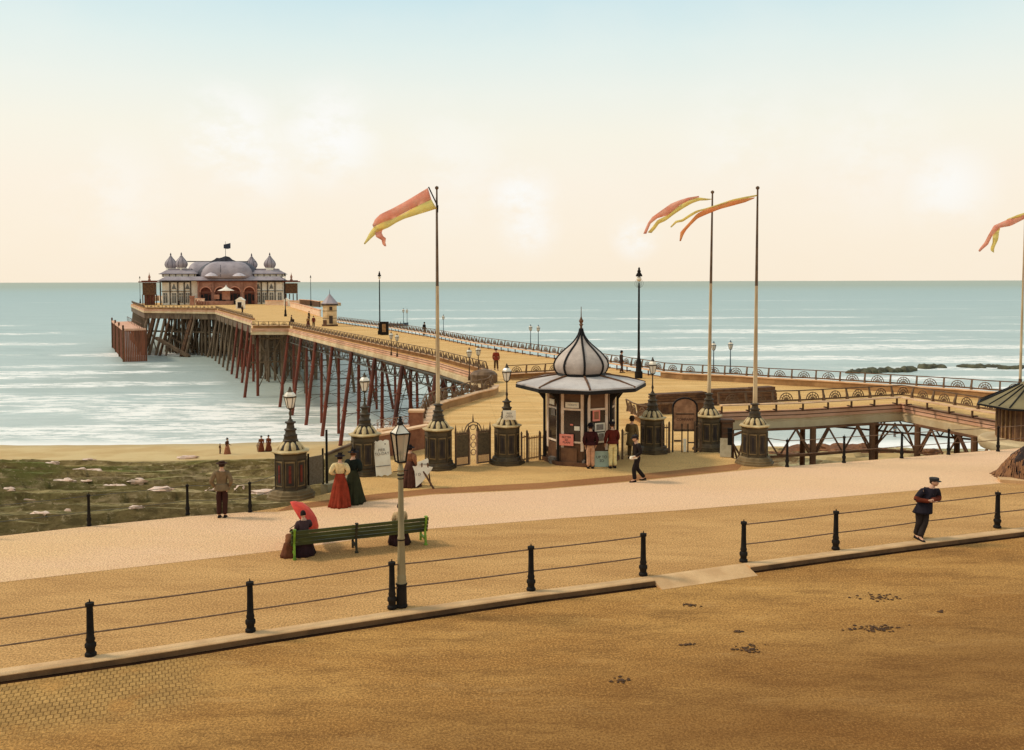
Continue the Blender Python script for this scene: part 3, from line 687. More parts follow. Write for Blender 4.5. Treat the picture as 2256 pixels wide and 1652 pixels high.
# ---------------------------------------------------------------- bench seating along the railings
def bench_run(path, side, label, step=1.65, riser=True, legs=False, rm=None):
    """path follows the deck edge; side +1 = deck lies to the left of the path"""
    P = offs(path, .12*side); o0 = Vector((P[0][0], P[0][1], 0)); t = thing('bench_railing', label, 'bench railing', o0, 0, 'bench seating with cast backs along the deck edges')
    b = MB(); b.o = o0; b.profile(P, [(.05*side, .42), (.5*side, .42), (.5*side, .48), (.05*side, .48)]); b.build('seat', M_SEAT, t)
    b = MB(); b.o = o0; b.profile(P, [(-.08*side, 1.08), (-.03*side, 1.08), (-.03*side, 1.14), (-.08*side, 1.14)]); b.build('top_rail', M_FAN, t)
    b = MB(); b.o = o0; b.profile(P, [(.0*side, .52), (.03*side, .52), (.03*side, .62), (0, .62)]); b.build('lower_rail', M_FAN, t)
    if riser: b = MB(); b.o = o0; b.profile(P, [(.40*side, .02), (.44*side, .02), (.44*side, .42), (.40*side, .42)]); b.build('riser', rm or M_RISER, t)
    pts, tot = resample(P, step)
    bm_ = None; fm = None; lm = None
    for i, (p, d) in enumerate(pts):
        a = math.atan2(d.y, d.x)
        if bm_ is None:
            b = MB()   # curved arm bracket, local x along the run, y towards the deck
            pr = [(.02, .46), (.14, .5), (.10, .72), (.02, .9), (-.04, 1.12), (-.10, 1.12), (-.06, .9), (-.02, .7), (-.06, .46)]
            vs = [(-.05, y*side, z) for y, z in pr] + [(.05, y*side, z) for y, z in pr]; n = len(pr)
            b.add(vs, [(j, (j+1) % n, n+(j+1) % n, n+j) for j in range(n)] + [tuple(range(n)), tuple(range(n, 2*n))[::-1]])
            bm_ = b.build('arm', M_FAN, t)
            b = MB()
            for rr in (.40, .26, .13):
                q = [(rr*math.cos(math.pi*j/8), 0, .58 + rr*1.05*math.sin(math.pi*j/8)) for j in range(9)]
                for j in range(8): b.bar(q[j], q[j+1], .035, .045)
            for j in range(1, 6):
                an = math.pi*j/6; b.bar((0, 0, .58), (.4*math.cos(an), 0, .58+.42*math.sin(an)), .025)
            fm = b.build('fan', M_FAN, t)
            if legs:
                b = MB(); b.box((0, .42*side, .2), (.09, .07, .4)); b.box((0, .25*side, .1), (.09, .36, .06)); lm = b.build('leg', M_DKB, t)
            objs = [bm_, fm] + ([lm] if lm else [])
        else:
            objs = []
            for src in [bm_, fm] + ([lm] if lm else []):
                c = src.copy(); COL.objects.link(c); c.parent = t; objs.append(c)
        for ob2 in objs:
            q = p.copy()
            if ob2.name.startswith('fan'): q = p + d*step*.5
            ob2.location = (q.x - o0.x, q.y - o0.y, 0); ob2.rotation_euler = (0, 0, a)
    return t
bench_run(neckL, -1, 'long dark scalloped bench seating on the landward left side of the pier neck')
bench_run(GP([(637, 723.5), (555, 723.5)]), -1, 'short run of bench seating across the jog where the pier widens')
bench_run(headL[1:3], -1, 'bench seating on the left of the pier between the jog and the pavilion', 2.4)
bench_run(headL[2:5], -1, 'low bench seating round the far left corner of the pier head', 2.6)
bench_run(neckR[:8], 1 if False else -1, 'bench seating with many short legs on the far seaward side of the pier neck', legs=True, riser=False)
bench_run(neckR[7:] + wingF, -1, 'pale bench seating sweeping across the right wing against the sea')
bench_run(wingN[::-1][1:5], 1 if False else -1, 'bench railing with fan shapes above the trestle, nearest the promenade on the right', riser=False, legs=True)
bench_run(curveL[2:], -1, 'pale curved bench behind the left flagpole pedestal', 1.4)
bench_run(GP([(1118, 838), (1180, 835), (1263, 830)]), 1, 'short straight bench crossing the deck left of the kiosk roof', 1.6)
wl = thing('parapet_wall', 'low red brick wall with pale coping and scroll ironwork left of the flagpole pedestal', 'wall', (*leftwing[1], 0))
b = MB(); b.o = Vector((*leftwing[1], 0)); M_BRICK = mat('red_brick', C(168, 112, 80), C(132, 82, 58), 2.5, bump=.6, speck=.4, dirt=.3)
pth = [leftwing[1], leftwing[2]]; b.profile(pth, [(.0, 0), (.0, .42), (-.35, .42), (-.35, 0)]); b.build('brickwork', M_BRICK, wl)
b = MB(); b.o = Vector((*leftwing[1], 0)); b.profile(pth, [(.06, .42), (.06, .52), (-.42, .52), (-.42, .42)]); b.build('coping', M_SEAT, wl)
b = MB(); pts, _ = resample(pth, .36)
b.o = Vector((*leftwing[1], 0))
for i, (p, d) in enumerate(pts[:-1]):
    c = p + d*.18; q = [(c.x + d.x*.15*math.cos(2*math.pi*j/8), c.y + d.y*.15*math.cos(2*math.pi*j/8), .70 + .15*math.sin(2*math.pi*j/8)) for j in range(9)]
    for j in range(8): b.bar(q[j], q[j+1], .02)
    b.bar((p.x, p.y, .5), (p.x, p.y, .95), .025)
b.bar((pth[0][0], pth[0][1], .93), (pth[1][0], pth[1][1], .93), .03)
b.build('scrollwork', mat('rust_scroll', C(176, 140, 112), C(140, 100, 76), 4), wl)
# side wall of the left wing and its brick pier
wl2 = thing('brick_pillar', 'tall dark brick pillar with pale cap at the end of the low parapet wall', 'pillar', G(918, 962))
b = MB(); b.box((0, 0, .6), (.62, .5, 1.2)); b.build('shaft', M_BRICK, wl2); b = MB(); b.box((0, 0, 1.25), (.74, .62, .1)); b.build('cap', M_SEAT, wl2)
wl3 = thing('boundary_wall', 'plain reddish brick wall closing the deck behind the notice boards', 'wall', G(835, 995))
p0, p1 = G(828, 1012), G(950, 985); b = MB(); b.o = wl3.location.copy(); b.profile([xy(p0), xy(p1)], [(.0, 0), (0, .95), (.25, .95), (.25, 0)]); b.build('brickwork', M_BRICK, wl3)
b = MB(); b.o = wl3.location.copy(); b.profile([xy(p0), xy(p1)], [(-.05, .95), (-.05, 1.03), (.3, 1.03), (.3, .95)]); b.build('coping', M_SEAT, wl3)
# ---------------------------------------------------------------- landing stage by the head
LS = thing('landing_stage', 'red brown timber landing stage standing in the sea at the left end of the pier', 'landing stage')
A, B2 = G(275, 797, SEA), G(250, 766, SEA); A.z = B2.z = 0; dv = (B2-A).normalized(); nv = Vector((-dv.y, dv.x, 0)); nv = nv if nv.x > 0 else -nv
LS.location = A; L2 = (B2-A).length; zt = D(275, 727, A.y).z
M_LS = mat('landing_timber', C(152, 88, 60), C(108, 62, 40), .8, bump=.6, stretch=(1, 1, .15), dirt=.5); M_LT = mat('landing_cap', C(232, 178, 146), C(204, 146, 112), 1)
b = MB()
W2 = 5.0
for i in range(36):
    p = dv*(i*L2/36); b.box((p.x, p.y, (zt+SEA-1)/2), (.5, .34, zt-SEA+1-random.uniform(0, .3)), math.atan2(dv.y, dv.x))
b.build('pile_wall', M_LS, LS)
b = MB()
for i in range(13):
    p = nv*(i*W2/12); b.box((p.x, p.y, (zt+SEA-1)/2), (.36, .3, zt-SEA+1-random.uniform(0, .3)), math.atan2(nv.y, nv.x))
b.build('pile_wall', M_LS, LS)
b = MB(); b.bar((0, 0, zt+.1), tuple(dv*L2 + Vector((0, 0, zt+.1))), .7, .5); b.bar((0, 0, zt+.1), tuple(nv*W2 + Vector((0, 0, zt+.1))), .7, .5); b.build('capping', M_LT, LS)
b = MB(); q = [Vector((.3, .3, 0)), dv*L2 + Vector((.3, 0, 0)), dv*L2 + nv*W2, nv*W2]; b.prism([(v_.x, v_.y) for v_ in q], zt-.4, zt-.02); b.build('platform', M_LT, LS)
for t in (0.0, .33, .66, 1.0):
    b = MB(); p = dv*(L2*t) - nv*.25; b.cyl((p.x, p.y, SEA-1), (p.x, p.y, zt+1.2), .28, .24, 8); b.build('fender_post', M_DKB, LS, smooth=True)
b = MB()
for i in range(10):
    p = dv*(L2*i/9) + nv*(W2*.8); b.cyl((p.x, p.y, zt), (p.x, p.y, zt+1.5), .07, n=5)
b.bar(tuple(nv*W2*.8 + Vector((0, 0, zt+1.4))), tuple(dv*L2 + nv*W2*.8 + Vector((0, 0, zt+1.4))), .1); b.build('railing', M_DKB, LS)
# ================================================================ PAVILION on the pier head
M_SLATE = mat('zinc_roof', C(176, 160, 160), C(150, 134, 136), .35, rough=.6, bump=.3, speck=.3)
M_LEAD = mat('lead_dark', C(88, 84, 92), C(62, 58, 62), 1, rough=.6)
M_WHITE = mat('white_boarding', C(252, 240, 220), C(236, 218, 192), .7, bump=.1, dirt=.2)
M_POST = mat('dark_frame_paint', C(84, 70, 56), C(60, 48, 40), 1)
M_TERRA = mat('terracotta', C(186, 134, 110), C(152, 102, 80), .6, bump=.3, speck=.3)
M_TERRAD = mat('terracotta_dark', C(128, 70, 50), C(96, 52, 40), .8)
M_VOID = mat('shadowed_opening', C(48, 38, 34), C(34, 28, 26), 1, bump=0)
M_PGLASS = mat('window_glass', C(110, 106, 96), C(80, 74, 66), 1.2, rough=.2, spec=.6, bump=0)
PAV = thing('pavilion', 'large oriental pavilion with onion domes and red arched front at the pier head', 'pavilion', D(492, 664, 300), R(12)); PAV.location.z = 0
# local frame: x right along the front, -y towards the shore
def onion(r, h):
    return [(r*.72, 0), (r*.78, h*.04), (r*.92, h*.12), (r, h*.22), (r*.97, h*.32), (r*.82, h*.44), (r*.58, h*.56), (r*.34, h*.67), (r*.16, h*.78), (r*.07, h*.88), (r*.03, h*.93), (r*.07, h*.95), (r*.01, h)]
Wd = 19.1
b = MB(); b.box((0, 9, 3.9), (2*Wd, 17.4, 7.8)); b.build('wall', M_WHITE, PAV)
b = MB()
for x in [-19.6, -16.6, -14.2, -12.2, -10.2, 10.2, 12.2, 14.2, 16.6, 19.6]: b.box((x, .2, 3.9), (.34, .5, 7.8))
b.build('timber_frame', M_POST, PAV)
for s in (-1, 1):
    for z_, d_ in ((7.5, (8.8, .5, .5)), (4.4, (8.8, .3, .18))):
        b = MB(); b.box((s*14.9, .09, z_), d_); b.build('wall_band', M_POST, PAV)
for s in (-1, 1):
    for i, x in enumerate([18.1, 15.4, 13.2, 11.2]):
        b = MB(); b.box((s*x, .22, 2.2), (1.2, .2, 3.2)); wn = b.build('window', M_PGLASS, PAV)
        b = MB(); b.box((s*x, .08, 2.2), (.09, .1, 3.2)); b.box((s*x, .08, 2.9), (1.2, .1, .09)); b.build('glazing_bar', M_WHITE, wn)
        if i in (1, 3):
            b = MB(); b.add([(s*x-.7, .12, 5.1), (s*x+.7, .12, 5.1), (s*x, .12, 6.9), (s*x-.7, .3, 5.1), (s*x+.7, .3, 5.1), (s*x, .3, 6.9)], [(0, 1, 2), (5, 4, 3), (0, 3, 4, 1), (1, 4, 5, 2), (2, 5, 3, 0)]); b.build('gable_light', M_PGLASS, PAV)
# arched terracotta centre: four arches with real openings
b = MB(); yF = -.9; th = 1.2
CO = 1.5; cx = [CO-6.9, CO-2.3, CO+2.3, CO+6.9]; ar = 1.65; sp_ = 4.0; top = 7.4
def archwall(b, x0, x1, c, y0, y1):
    n = 10; pts = [(c + ar*math.cos(math.pi*(1-i/n)), sp_ + ar*math.sin(math.pi*(1-i/n))) for i in range(n+1)]
    for (xa, xb) in ((x0, c-ar), (c+ar, x1)): b.box(((xa+xb)/2, (y0+y1)/2, top/2), (xb-xa, y1-y0, top))
    for i in range(n):
        (xa, za), (xb, zb) = pts[i], pts[i+1]
        b.add([(xa, y0, za), (xb, y0, zb), (xb, y0, top), (xa, y0, top), (xa, y1, za), (xb, y1, zb), (xb, y1, top), (xa, y1, top)], [(0,1,2,3),(7,6,5,4),(0,4,5,1),(3,2,6,7)])
for c in cx: archwall(b, c-2.3, c+2.3, c, yF, yF+th)
b.build('arcade', M_TERRA, PAV, fixn=False)
for c in cx:
    b = MB(); n = 12
    q = [(c + (ar+.16)*math.cos(math.pi*i/n), yF-.06, sp_ + (ar+.16)*math.sin(math.pi*i/n)) for i in range(n+1)]
    for i in range(n): b.bar(q[i], q[i+1], .3, .3)
    b.build('arch_ring', M_WHITE if False else mat('pink_stone', C(226, 158, 128), C(204, 134, 104), .8), PAV)
    b = MB(); b.box((c, yF+.9, 3), (3.6, .2, 6.2)); v_ = b.build('screen', M_TERRAD, PAV)
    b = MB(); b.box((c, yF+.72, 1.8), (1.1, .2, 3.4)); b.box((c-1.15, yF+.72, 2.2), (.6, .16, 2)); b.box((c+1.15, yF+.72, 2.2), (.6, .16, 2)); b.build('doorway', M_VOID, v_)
    b = MB(); b.box((c, yF+.7, 4.05), (3.3, .16, .16)); b.build('transom', M_TERRA, v_)
b = MB()
for x in (CO-9.2, CO-4.6, CO, CO+4.6, CO+9.2): b.box((x, yF-.18, top/2), (.5, .4, top))
b.build('pilaster', M_TERRA, PAV)
b = MB(); b.box((CO, yF+.2, 7.65), (19.2, 1.9, .5)); b.build('cornice', M_TERRAD, PAV)
# stairs and kiosk-like porch in front
b = MB(); b.box((-2.0, -5, .6), (11, 7, 1.2)); b.build('terrace', M_TERRA, PAV)
b = MB()
for i in range(6): b.box((-7.2 + i*.8 - 1.0, -9, 1.5 - i*.2), (.5, .5, 1.0))
b.box((-8.6, -9, 1.3), (1.2, 1.2, 2.6)); b.box((-8.6, -9, 2.8), (1.6, 1.6, .4)); b.build('stair_pier', M_TERRA, PAV)
b = MB(); b.box((1.6, -7, 3.0), (2.4, 2.0, 2.6)); b.box((-1.2, -8, 2.6), (1.6, 1.4, 1.4)); b.build('ticket_box', M_TERRA, PAV)
b = MB(); b.lathe([(2.6, 4.6), (2.2, 4.8), (1.0, 5.3), (.2, 6.0), (.05, 6.5)], (1.6, -7, 0), 12); b.build('canopy', M_WHITE, PAV, smooth=True)
b = MB(); b.lathe([(2.65, 4.45), (2.7, 4.6)], (1.6, -7, 0), 12); b.build('canopy_rim', M_TERRA, PAV)
# skirt roof
def hipring(b, x0, x1, y0, y1, z0, z1, ins):
    A_ = [(x0, y0, z0), (x1, y0, z0), (x1, y1, z0), (x0, y1, z0)]; B_ = [(x0+ins, y0+ins, z1), (x1-ins, y0+ins, z1), (x1-ins, y1-ins, z1), (x0+ins, y1-ins, z1)]
    return b.add(A_ + B_, [(0, 1, 5, 4), (1, 2, 6, 5), (2, 3, 7, 6), (3, 0, 4, 7), (3, 2, 1, 0), (4, 5, 6, 7)])
b = MB(); hipring(b, -Wd-.9, Wd+.9, -1.9, 19, 7.9, 9.2, 2.0); b.build('verandah_roof', M_SLATE, PAV)
b = MB(); b.box((0, 8.5, 7.85), (2*Wd+2.1, 21.2, .2)); b.build('eaves', M_LEAD, PAV)
for s in (-1, 1):
    b = MB(); b.box((s*14.0, 8.6, 9.6), (10.6, 14, 1.0)); b.build('clerestory', M_WHITE, PAV)
    b = MB()
    for i in range(6): b.box((s*14.0 - 4.9 + i*1.96, 1.56, 9.6), (.22, .2, 1.0))
    b.build('clerestory_post', M_POST, PAV)
    b = MB(); hipring(b, s*14.0-6.0, s*14.0+6.0, .8, 16.4, 10.1, 11.3, 1.9); b.build('wing_roof', M_SLATE, PAV)
    b = MB(); b.box((s*14, 8.6, 10.05), (12.3, 15.9, .16)); b.build('wing_eaves', M_LEAD, PAV)
    b = MB(); b.box((s*14, 8.6, 11.6), (7.2, 10.5, .5)); b.build('parapet', M_SLATE, PAV)
for (x, y) in ((-18.0, 12.0), (-13.6, 5.0), (8.3, 13.0), (14.8, 4.6)):
    b = MB(); b.lathe([(1.75, 11.3), (1.75, 12.0), (1.6, 12.1)], (x, y, 0), 8); b.build('drum', M_WHITE, PAV)
    b = MB(); b.lathe([(r_, 12.1+z) for r_, z in onion(1.98, 5.1)], (x, y, 0), 24, 0, lambda a, z: 1+.02*abs(math.cos(4*a))); dm = b.build('onion_dome', M_SLATE, PAV, smooth=True)
    b = MB()
    for k in range(8):
        pr = onion(2.02, 5.1); a = k*math.pi/4 + .39
        for j in range(8): b.bar((x+pr[j][0]*math.cos(a), y+pr[j][0]*math.sin(a), 12.1+pr[j][1]), (x+pr[j+1][0]*math.cos(a), y+pr[j+1][0]*math.sin(a), 12.1+pr[j+1][1]), .09)
    b.build('rib', M_LEAD, dm)
    b = MB(); b.lathe([(.35, 15.7), (.16, 16.3), (.28, 16.6), (.05, 17.3)], (x, y, 0), 8); b.build('finial', M_LEAD, dm)
# main vault with rounded ends, and the long vault behind it
def vault(b, x0, x1, yc, hw, z0, h, er, n=16):
    rings = []
    for j in range(n*2+1):
        t = j/(n*2); x = x0 + (x1-x0)*t
        e = min(x-x0, x1-x); k = 1 if e >= er else math.sqrt(max(0.0004, 1-((er-e)/er)**2))
        rings.append([(x, yc + hw*k*math.cos(math.pi*i/12)*-1, z0 + h*k*math.sin(math.pi*i/12)**.85 if 0 < i < 12 else z0) for i in range(13)])
    return b.rings(rings)
b = MB(); vault(b, CO-9.5, CO+9.0, 4.4, 6.2, 8.6, 5.6, 6.0, 24); b.build('front_vault', M_SLATE, PAV, smooth='all')
b = MB(); vault(b, CO-10.4, CO+9.9, 5.4, 6.2, 8.6, 5.7, 6.6, 24); b.build('vault_rim', M_LEAD, PAV, smooth='all')
b = MB(); vault(b, -13.0, 9.5, 12, 7.2, 8.6, 5.7, 3.5, 24); b.build('rear_vault', M_SLATE, PAV, smooth='all')
b = MB(); b.box((-1.5, 12, 14.35), (22.5, .5, .35)); b.build('ridge', M_LEAD, PAV)
b = MB(); q = [(-5.2, 14.2), (-3.6, 15.0), (-2.9, 15.6), (-2.0, 15.5), (-1.2, 15.7), (0.0, 16.2), (1.2, 15.9), (2.2, 15.0), (4.0, 14.2)]
n = len(q); b.add([(x, 9.4, z) for x, z in q] + [(x, 10.6, z) for x, z in q], [tuple(range(n)), tuple(range(n, 2*n))[::-1]] + [(j, n+j, n+(j+1) % n, (j+1) % n) for j in range(n)]); b.build('crest', M_LEAD, PAV)
b = MB(); b.bar((-.6, -1.75, 9.0), (-.6, -1.0, 13.0), .14); b.build('conductor', M_LEAD, PAV)
for x in (CO-4.9, CO+3.6):
    b = MB(); b.lathe([(2.1, 9.15), (2.3, 9.3), (1.7, 9.9), (.8, 10.4), (.1, 10.9)], (x, -.6, 0), 14, 0, lambda a, z: 1+.05*math.cos(14*a)); b.build('ventilator', mat('pale_shell', C(214, 200, 200), C(190, 172, 172), 1), PAV, smooth=True)
# side towers: lattice cabins on columns
for (x, y, s) in ((-22.9, 0, 'left'), (21.9, 1.5, 'right')):
    tw = thing('side_pavilion', f'open timber shelter on posts at the {s} end of the domed pavilion', 'shelter', PAV.matrix_basis @ Vector((x, y, 0)), R(12), 'shelters flanking the pavilion')
    b = MB(); b.box((0, 0, 5.2), (3.6, 4, 4.0) if s == 'left' else (4.0, 4, 3.4)); b.build('upper_cabin', M_DKB, tw)
    b = MB(); b.box((0, 0, 7.45), (5.8, 5.6, .35)); b.box((0, 0, 7.75), (4.2, 4, .3)); b.build('roof', M_TERRAD, tw)
    for (ax, ay) in ((-1.8, -1.8), (-.6, -1.8), (.6, -1.8), (1.8, -1.8), (-1.8, 1.8), (1.8, 1.8)):
        b = MB(); b.cyl((ax, ay, 0), (ax, ay, 3.4), .17, n=8); b.build('post', M_DKB, tw)
    b = MB(); b.lathe([(.5, 7.9), (.25, 8.6), (.42, 9.0), (.1, 9.9), (.02, 10.6)], (0, 0, 0), 8); b.build('finial', M_TERRA, tw)
    if s == 'left': b = MB(); b.box((0, 0, 1.6), (2.6, 3.0, 3.2)); b.build('lower_cabin', M_TERRAD, tw)
# flagpole on the crest (bolted to the roof) and its flag
b = MB(); b.cyl((0, 10, 15.8), (0, 10, 21.2), .09, .05, 6); b.build('roof_flagpole', M_LEAD, PAV)
b = MB(); fx = PAV.matrix_basis @ Vector((0, 10, 0))
rows = []
for i in range(7):
    t = i/6; x0 = fx.x + .2 + 0*t; rows.append((D(499 - 15*t, 0, fx.y).x, fx.y + .25*math.sin(4*t)))
for i in range(7):
    t = i/6; x_, y_ = rows[i]; zt_ = 7.4 + (619-(533.5+3.5*t))*fx.y/2000; zb_ = 7.4 + (619-(545+1.5*math.sin(3*t)))*fx.y/2000
    b.v += [(x_, y_, zt_), (x_, y_, zb_), (x_, y_+.06, zt_), (x_, y_+.06, zb_)]
for i in range(6):
    a = i*4; c = a+4; b.f += [(a, a+1, c+1, c), (a+2, c+2, c+3, a+3), (a, c, c+2, a+2), (a+1, a+3, c+3, c+1)]
b.f += [(0, 2, 3, 1), (24, 25, 27, 26)]
tag(b.build('dark_flag', mat('navy_cloth', C(62, 66, 80), C(50, 50, 62), 2)), 'small dark flag flying from the ridge of the pavilion', 'flag')
# balustrade walls before the pavilion
M_BAL = mat('pale_balustrade', C(242, 210, 176), C(222, 184, 148), .8, bump=.2, dirt=.2)
def balwall(pts, label, z=1.3, nm='balustrade', m=None):
    t = thing(nm, label, 'balustrade', (*pts[0], 0), 0, 'low walls on the pier head'); b = MB(); b.o = t.location.copy()
    b.profile(pts, [(-.15, .02), (.15, .02), (.15, z), (-.15, z)]); b.build('wall', m or M_BAL, t)
    b = MB(); b.o = t.location.copy(); b.profile(pts, [(-.28, z), (.28, z), (.28, z+.16), (-.28, z+.16)]); b.build('coping', M_PINK, t)
    return t
balwall(GP([(326, 664), (350, 663), (372, 669), (450, 672)]), 'pale balustrade left of the red stairs of the pavilion', 2.0)
balwall(GP([(585, 672), (660, 672.5)]), 'pale balustrade right of the red stairs of the pavilion', 1.4)
balwall(GP([(640, 676), (668, 684), (690, 692), (706, 697)]), 'curved pale balustrade beside the little yellow cabin', 1.3)
balwall(GP([(660, 671), (685, 673), (705, 677)]), 'brown curved bastion wall farthest right on the pier head', 1.6, m=M_DKB)
# small white huts on the head
def hut(px, py, wd, ht, label, rf, m=M_WHITE):
    p = G(px, py); t = thing('hut', label, 'hut', p, 0, 'small huts on the pier head'); b = MB(); h0 = ht*.72
    b.box((0, 0, h0/2+.02), (wd, wd*.8, h0)); b.build('wall', m, t)
    b = MB(); w_ = wd*.6; d_ = wd*.5
    b.add([(-w_, -d_, h0), (w_, -d_, h0), (0, -d_, ht), (-w_, d_, h0), (w_, d_, h0), (0, d_, ht)], [(0, 1, 2), (5, 4, 3), (0, 3, 4, 1), (1, 4, 5, 2), (2, 5, 3, 0)]); b.build('roof', rf, t)
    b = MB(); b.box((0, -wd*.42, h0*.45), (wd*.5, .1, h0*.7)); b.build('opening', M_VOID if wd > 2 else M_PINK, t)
hut(530, 680, 2.1, 3.2, 'white pointed hut in front of the red arches of the pavilion', M_WHITE)
hut(632, 674, 1.6, 2.5, 'white barred hut beside the right hand balustrade of the head', M_WHITE)
# toll cabin half way out
p = G(727, 718); TC = thing('octagonal_cabin', 'pale boarded cabin with grey pointed roof standing on the pier', 'cabin', p, R(10))
b = MB(); b.lathe([(1.24, 0.02), (1.24, 3.75)], n=8, ph=R(22.5)); b.build('wall', mat('cabin_boards', C(228, 196, 150), C(204, 168, 118), 1.2, bump=.3, dirt=.3), TC)
b = MB(); b.lathe([(1.42, .02), (1.42, .26)], n=8, ph=R(22.5)); b.build('plinth', M_DKB, TC)
b = MB(); b.lathe([(1.46, 3.7), (1.5, 3.8), (1.0, 4.3), (.5, 4.85), (.06, 5.4)], n=8, ph=R(22.5)); b.build('roof', M_SLATE, TC)
b = MB(); b.lathe([(1.46, 3.45), (1.48, 3.7)], n=8, ph=R(22.5)); b.build('eaves', M_POST, TC)
b = MB(); b.cyl((0, 0, 5.3), (0, 0, 6.1), .06, .02, 6); b.build('spike', M_LEAD, TC)
b = MB(); b.box((.2, -1.15, 1.1), (.6, .12, 1.3)); b.box((.2, -1.15, 2.95), (.5, .12, .6)); b.build('hatch', M_POST, TC)
b = MB(); b.box((-.82, -.95, .6), (.7, .12, .9), R(-45)); b.build('notice', M_DKB, TC)
b = MB()
for z in (1.3, 2.5): b.lathe([(1.27, z), (1.27, z+.08)], n=8, ph=R(22.5))
b.build('band', M_POST, TC)
# ================================================================ KIOSK
KC = Vector((G(1280, 1028).x*1.0, 0, 0)); K = G(1280, 1028); K = Vector((K.x*(K.y+1.45)/K.y, K.y+1.45, 0))
KS = thing('kiosk', 'octagonal ticket kiosk with grey onion dome and wide flared roof', 'kiosk', K, R(3))
M_DOME = mat('dome_lead_sheet', C(214, 194, 176), C(172, 152, 138), .9, rough=.55, bump=.35, speck=.5, dirt=.15)
M_ROOF = mat('kiosk_roof_sheet', C(220, 206, 194), C(184, 168, 158), .8, rough=.6, bump=.3, speck=.4)
M_BLK = mat('black_paint', C(34, 28, 24), C(22, 19, 18), 3, rough=.6, spec=.2)
M_CRM = mat('cream_paint', C(240, 214, 186), C(216, 184, 150), 2, rough=.6, dirt=.15)
M_BRN = mat('brown_paint', C(116, 80, 52), C(88, 58, 38), 2.5, bump=.4, dirt=.2)
M_DGL = mat('dark_glass', C(54, 42, 34), C(40, 30, 24), 2, rough=.15, spec=.6, bump=0)
n8 = 8; PH8 = R(-90)
b = MB(); b.lathe([(1.62, 0.004), (1.62, .16)], n=8, ph=PH8); b.build('plinth', M_BRN, KS)
b = MB(); b.lathe([(1.40, .16), (1.40, 2.95)], n=8, ph=PH8); b.build('wall', mat('kiosk_wall', C(112, 80, 54), C(86, 60, 40), 2, bump=.3, dirt=.3), KS)
Re = 2.68
b = MB(); b.lathe([(Re-.02, 3.05), (Re, 3.20), (Re-.02, 3.24), (1.95, 3.40), (1.3, 3.50), (.86, 3.56)], n=8, ph=PH8); b.build('roof', M_ROOF, KS)
b = MB(); b.lathe([(1.45, 2.95), (Re-.06, 3.02), (Re+.03, 3.04), (Re+.03, 3.17), (Re-.1, 3.17)], n=8, ph=PH8); b.build('eaves', M_BLK, KS)
b = MB()
for k in range(8):
    a = PH8 + k*math.pi/4; pr = [(Re, 3.22), (1.95, 3.42), (1.3, 3.52), (.86, 3.58)]
    for j in range(3): b.bar((pr[j][0]*math.cos(a), pr[j][0]*math.sin(a), pr[j][1]), (pr[j+1][0]*math.cos(a), pr[j+1][0]*math.sin(a), pr[j+1][1]), .07)
b.build('roof_hip', M_BRN, KS)
dome = [(.86, 3.54), (.92, 3.57), (1.03, 3.68), (1.10, 3.84), (1.115, 3.98), (1.06, 4.14), (.95, 4.30), (.80, 4.46), (.62, 4.62), (.45, 4.76), (.31, 4.90), (.20, 5.04), (.12, 5.18), (.07, 5.32), (.045, 5.45)]
b = MB(); b.lathe(dome, n=32, ph=PH8, mod=lambda a, z: 1 - .035*abs(math.sin(4*(a-PH8)))); dm = b.build('onion_dome', M_DOME, KS, smooth='all')
b = MB()
for k in range(8):
    a = PH8 + k*math.pi/4
    for j in range(1, len(dome)-1): b.cyl((dome[j][0]*1.01*math.cos(a), dome[j][0]*1.01*math.sin(a), dome[j][1]), (dome[j+1][0]*1.01*math.cos(a), dome[j+1][0]*1.01*math.sin(a), dome[j+1][1]), .046, n=6)
b.build('rib', M_BLK, dm)
b = MB(); b.lathe([(.95, 3.49), (1.02, 3.56), (.95, 3.64)], n=32); b.build('collar', M_BLK, dm)
b = MB(); b.lathe([(.06, 5.38), (.045, 5.55), (.09, 5.6), (.05, 5.66), (.1, 5.76), (.045, 5.86), (.02, 5.95), (.012, 6.35)], n=10); b.build('finial', M_BRN, KS, smooth=True)
for k in range(8):
    a = PH8 + k*math.pi/4; ca, sa = math.cos(a), math.sin(a)
    b = MB(); b.cyl((1.52*ca, 1.52*sa, .16), (1.52*ca, 1.52*sa, 2.98), .055, n=8)
    # curved bracket to the eaves
    pr = [(1.52, 2.35), (1.58, 2.55), (1.75, 2.78), (2.1, 2.98), (1.5, 2.98)]
    tx, ty = -sa*.05, ca*.05; vs = [(r_*ca+tx, r_*sa+ty, z) for r_, z in pr] + [(r_*ca-tx, r_*sa-ty, z) for r_, z in pr]; n = 5
    b.add(vs, [(0, 1, 2, 3, 4), (9, 8, 7, 6, 5)] + [(j, 5+j, 5+(j+1) % 5, (j+1) % 5) for j in range(5)])
    b.build('column', M_BLK, KS)
Rw = 1.40*math.cos(math.pi/8)
for k in range(8):
    a = PH8 + (k+.5)*math.pi/4; T = Matrix.Rotation(a, 4, 'Z')
    # local: x outward, y sideways
    fr = b = MB()
    for s in (-1, 1): b.box((Rw+.03, s*.41, 1.75), (.06, .12, 2.3), 0, T)
    b.box((Rw+.03, 0, .95), (.05, .93, .07), 0, T); b.box((Rw+.03, 0, 2.27), (.05, .8, .08), 0, T)
    f_ = b.build('window_frame', M_CRM, KS)
    b = MB(); b.box((Rw+.012, 0, 1.6), (.03, .78, 1.24), 0, T); b.build('glass', M_DGL, f_)
    b = MB(); b.box((Rw+.015, 0, .5), (.03, .86, .66), 0, T); b.build('lower_panel', M_BRN, KS)
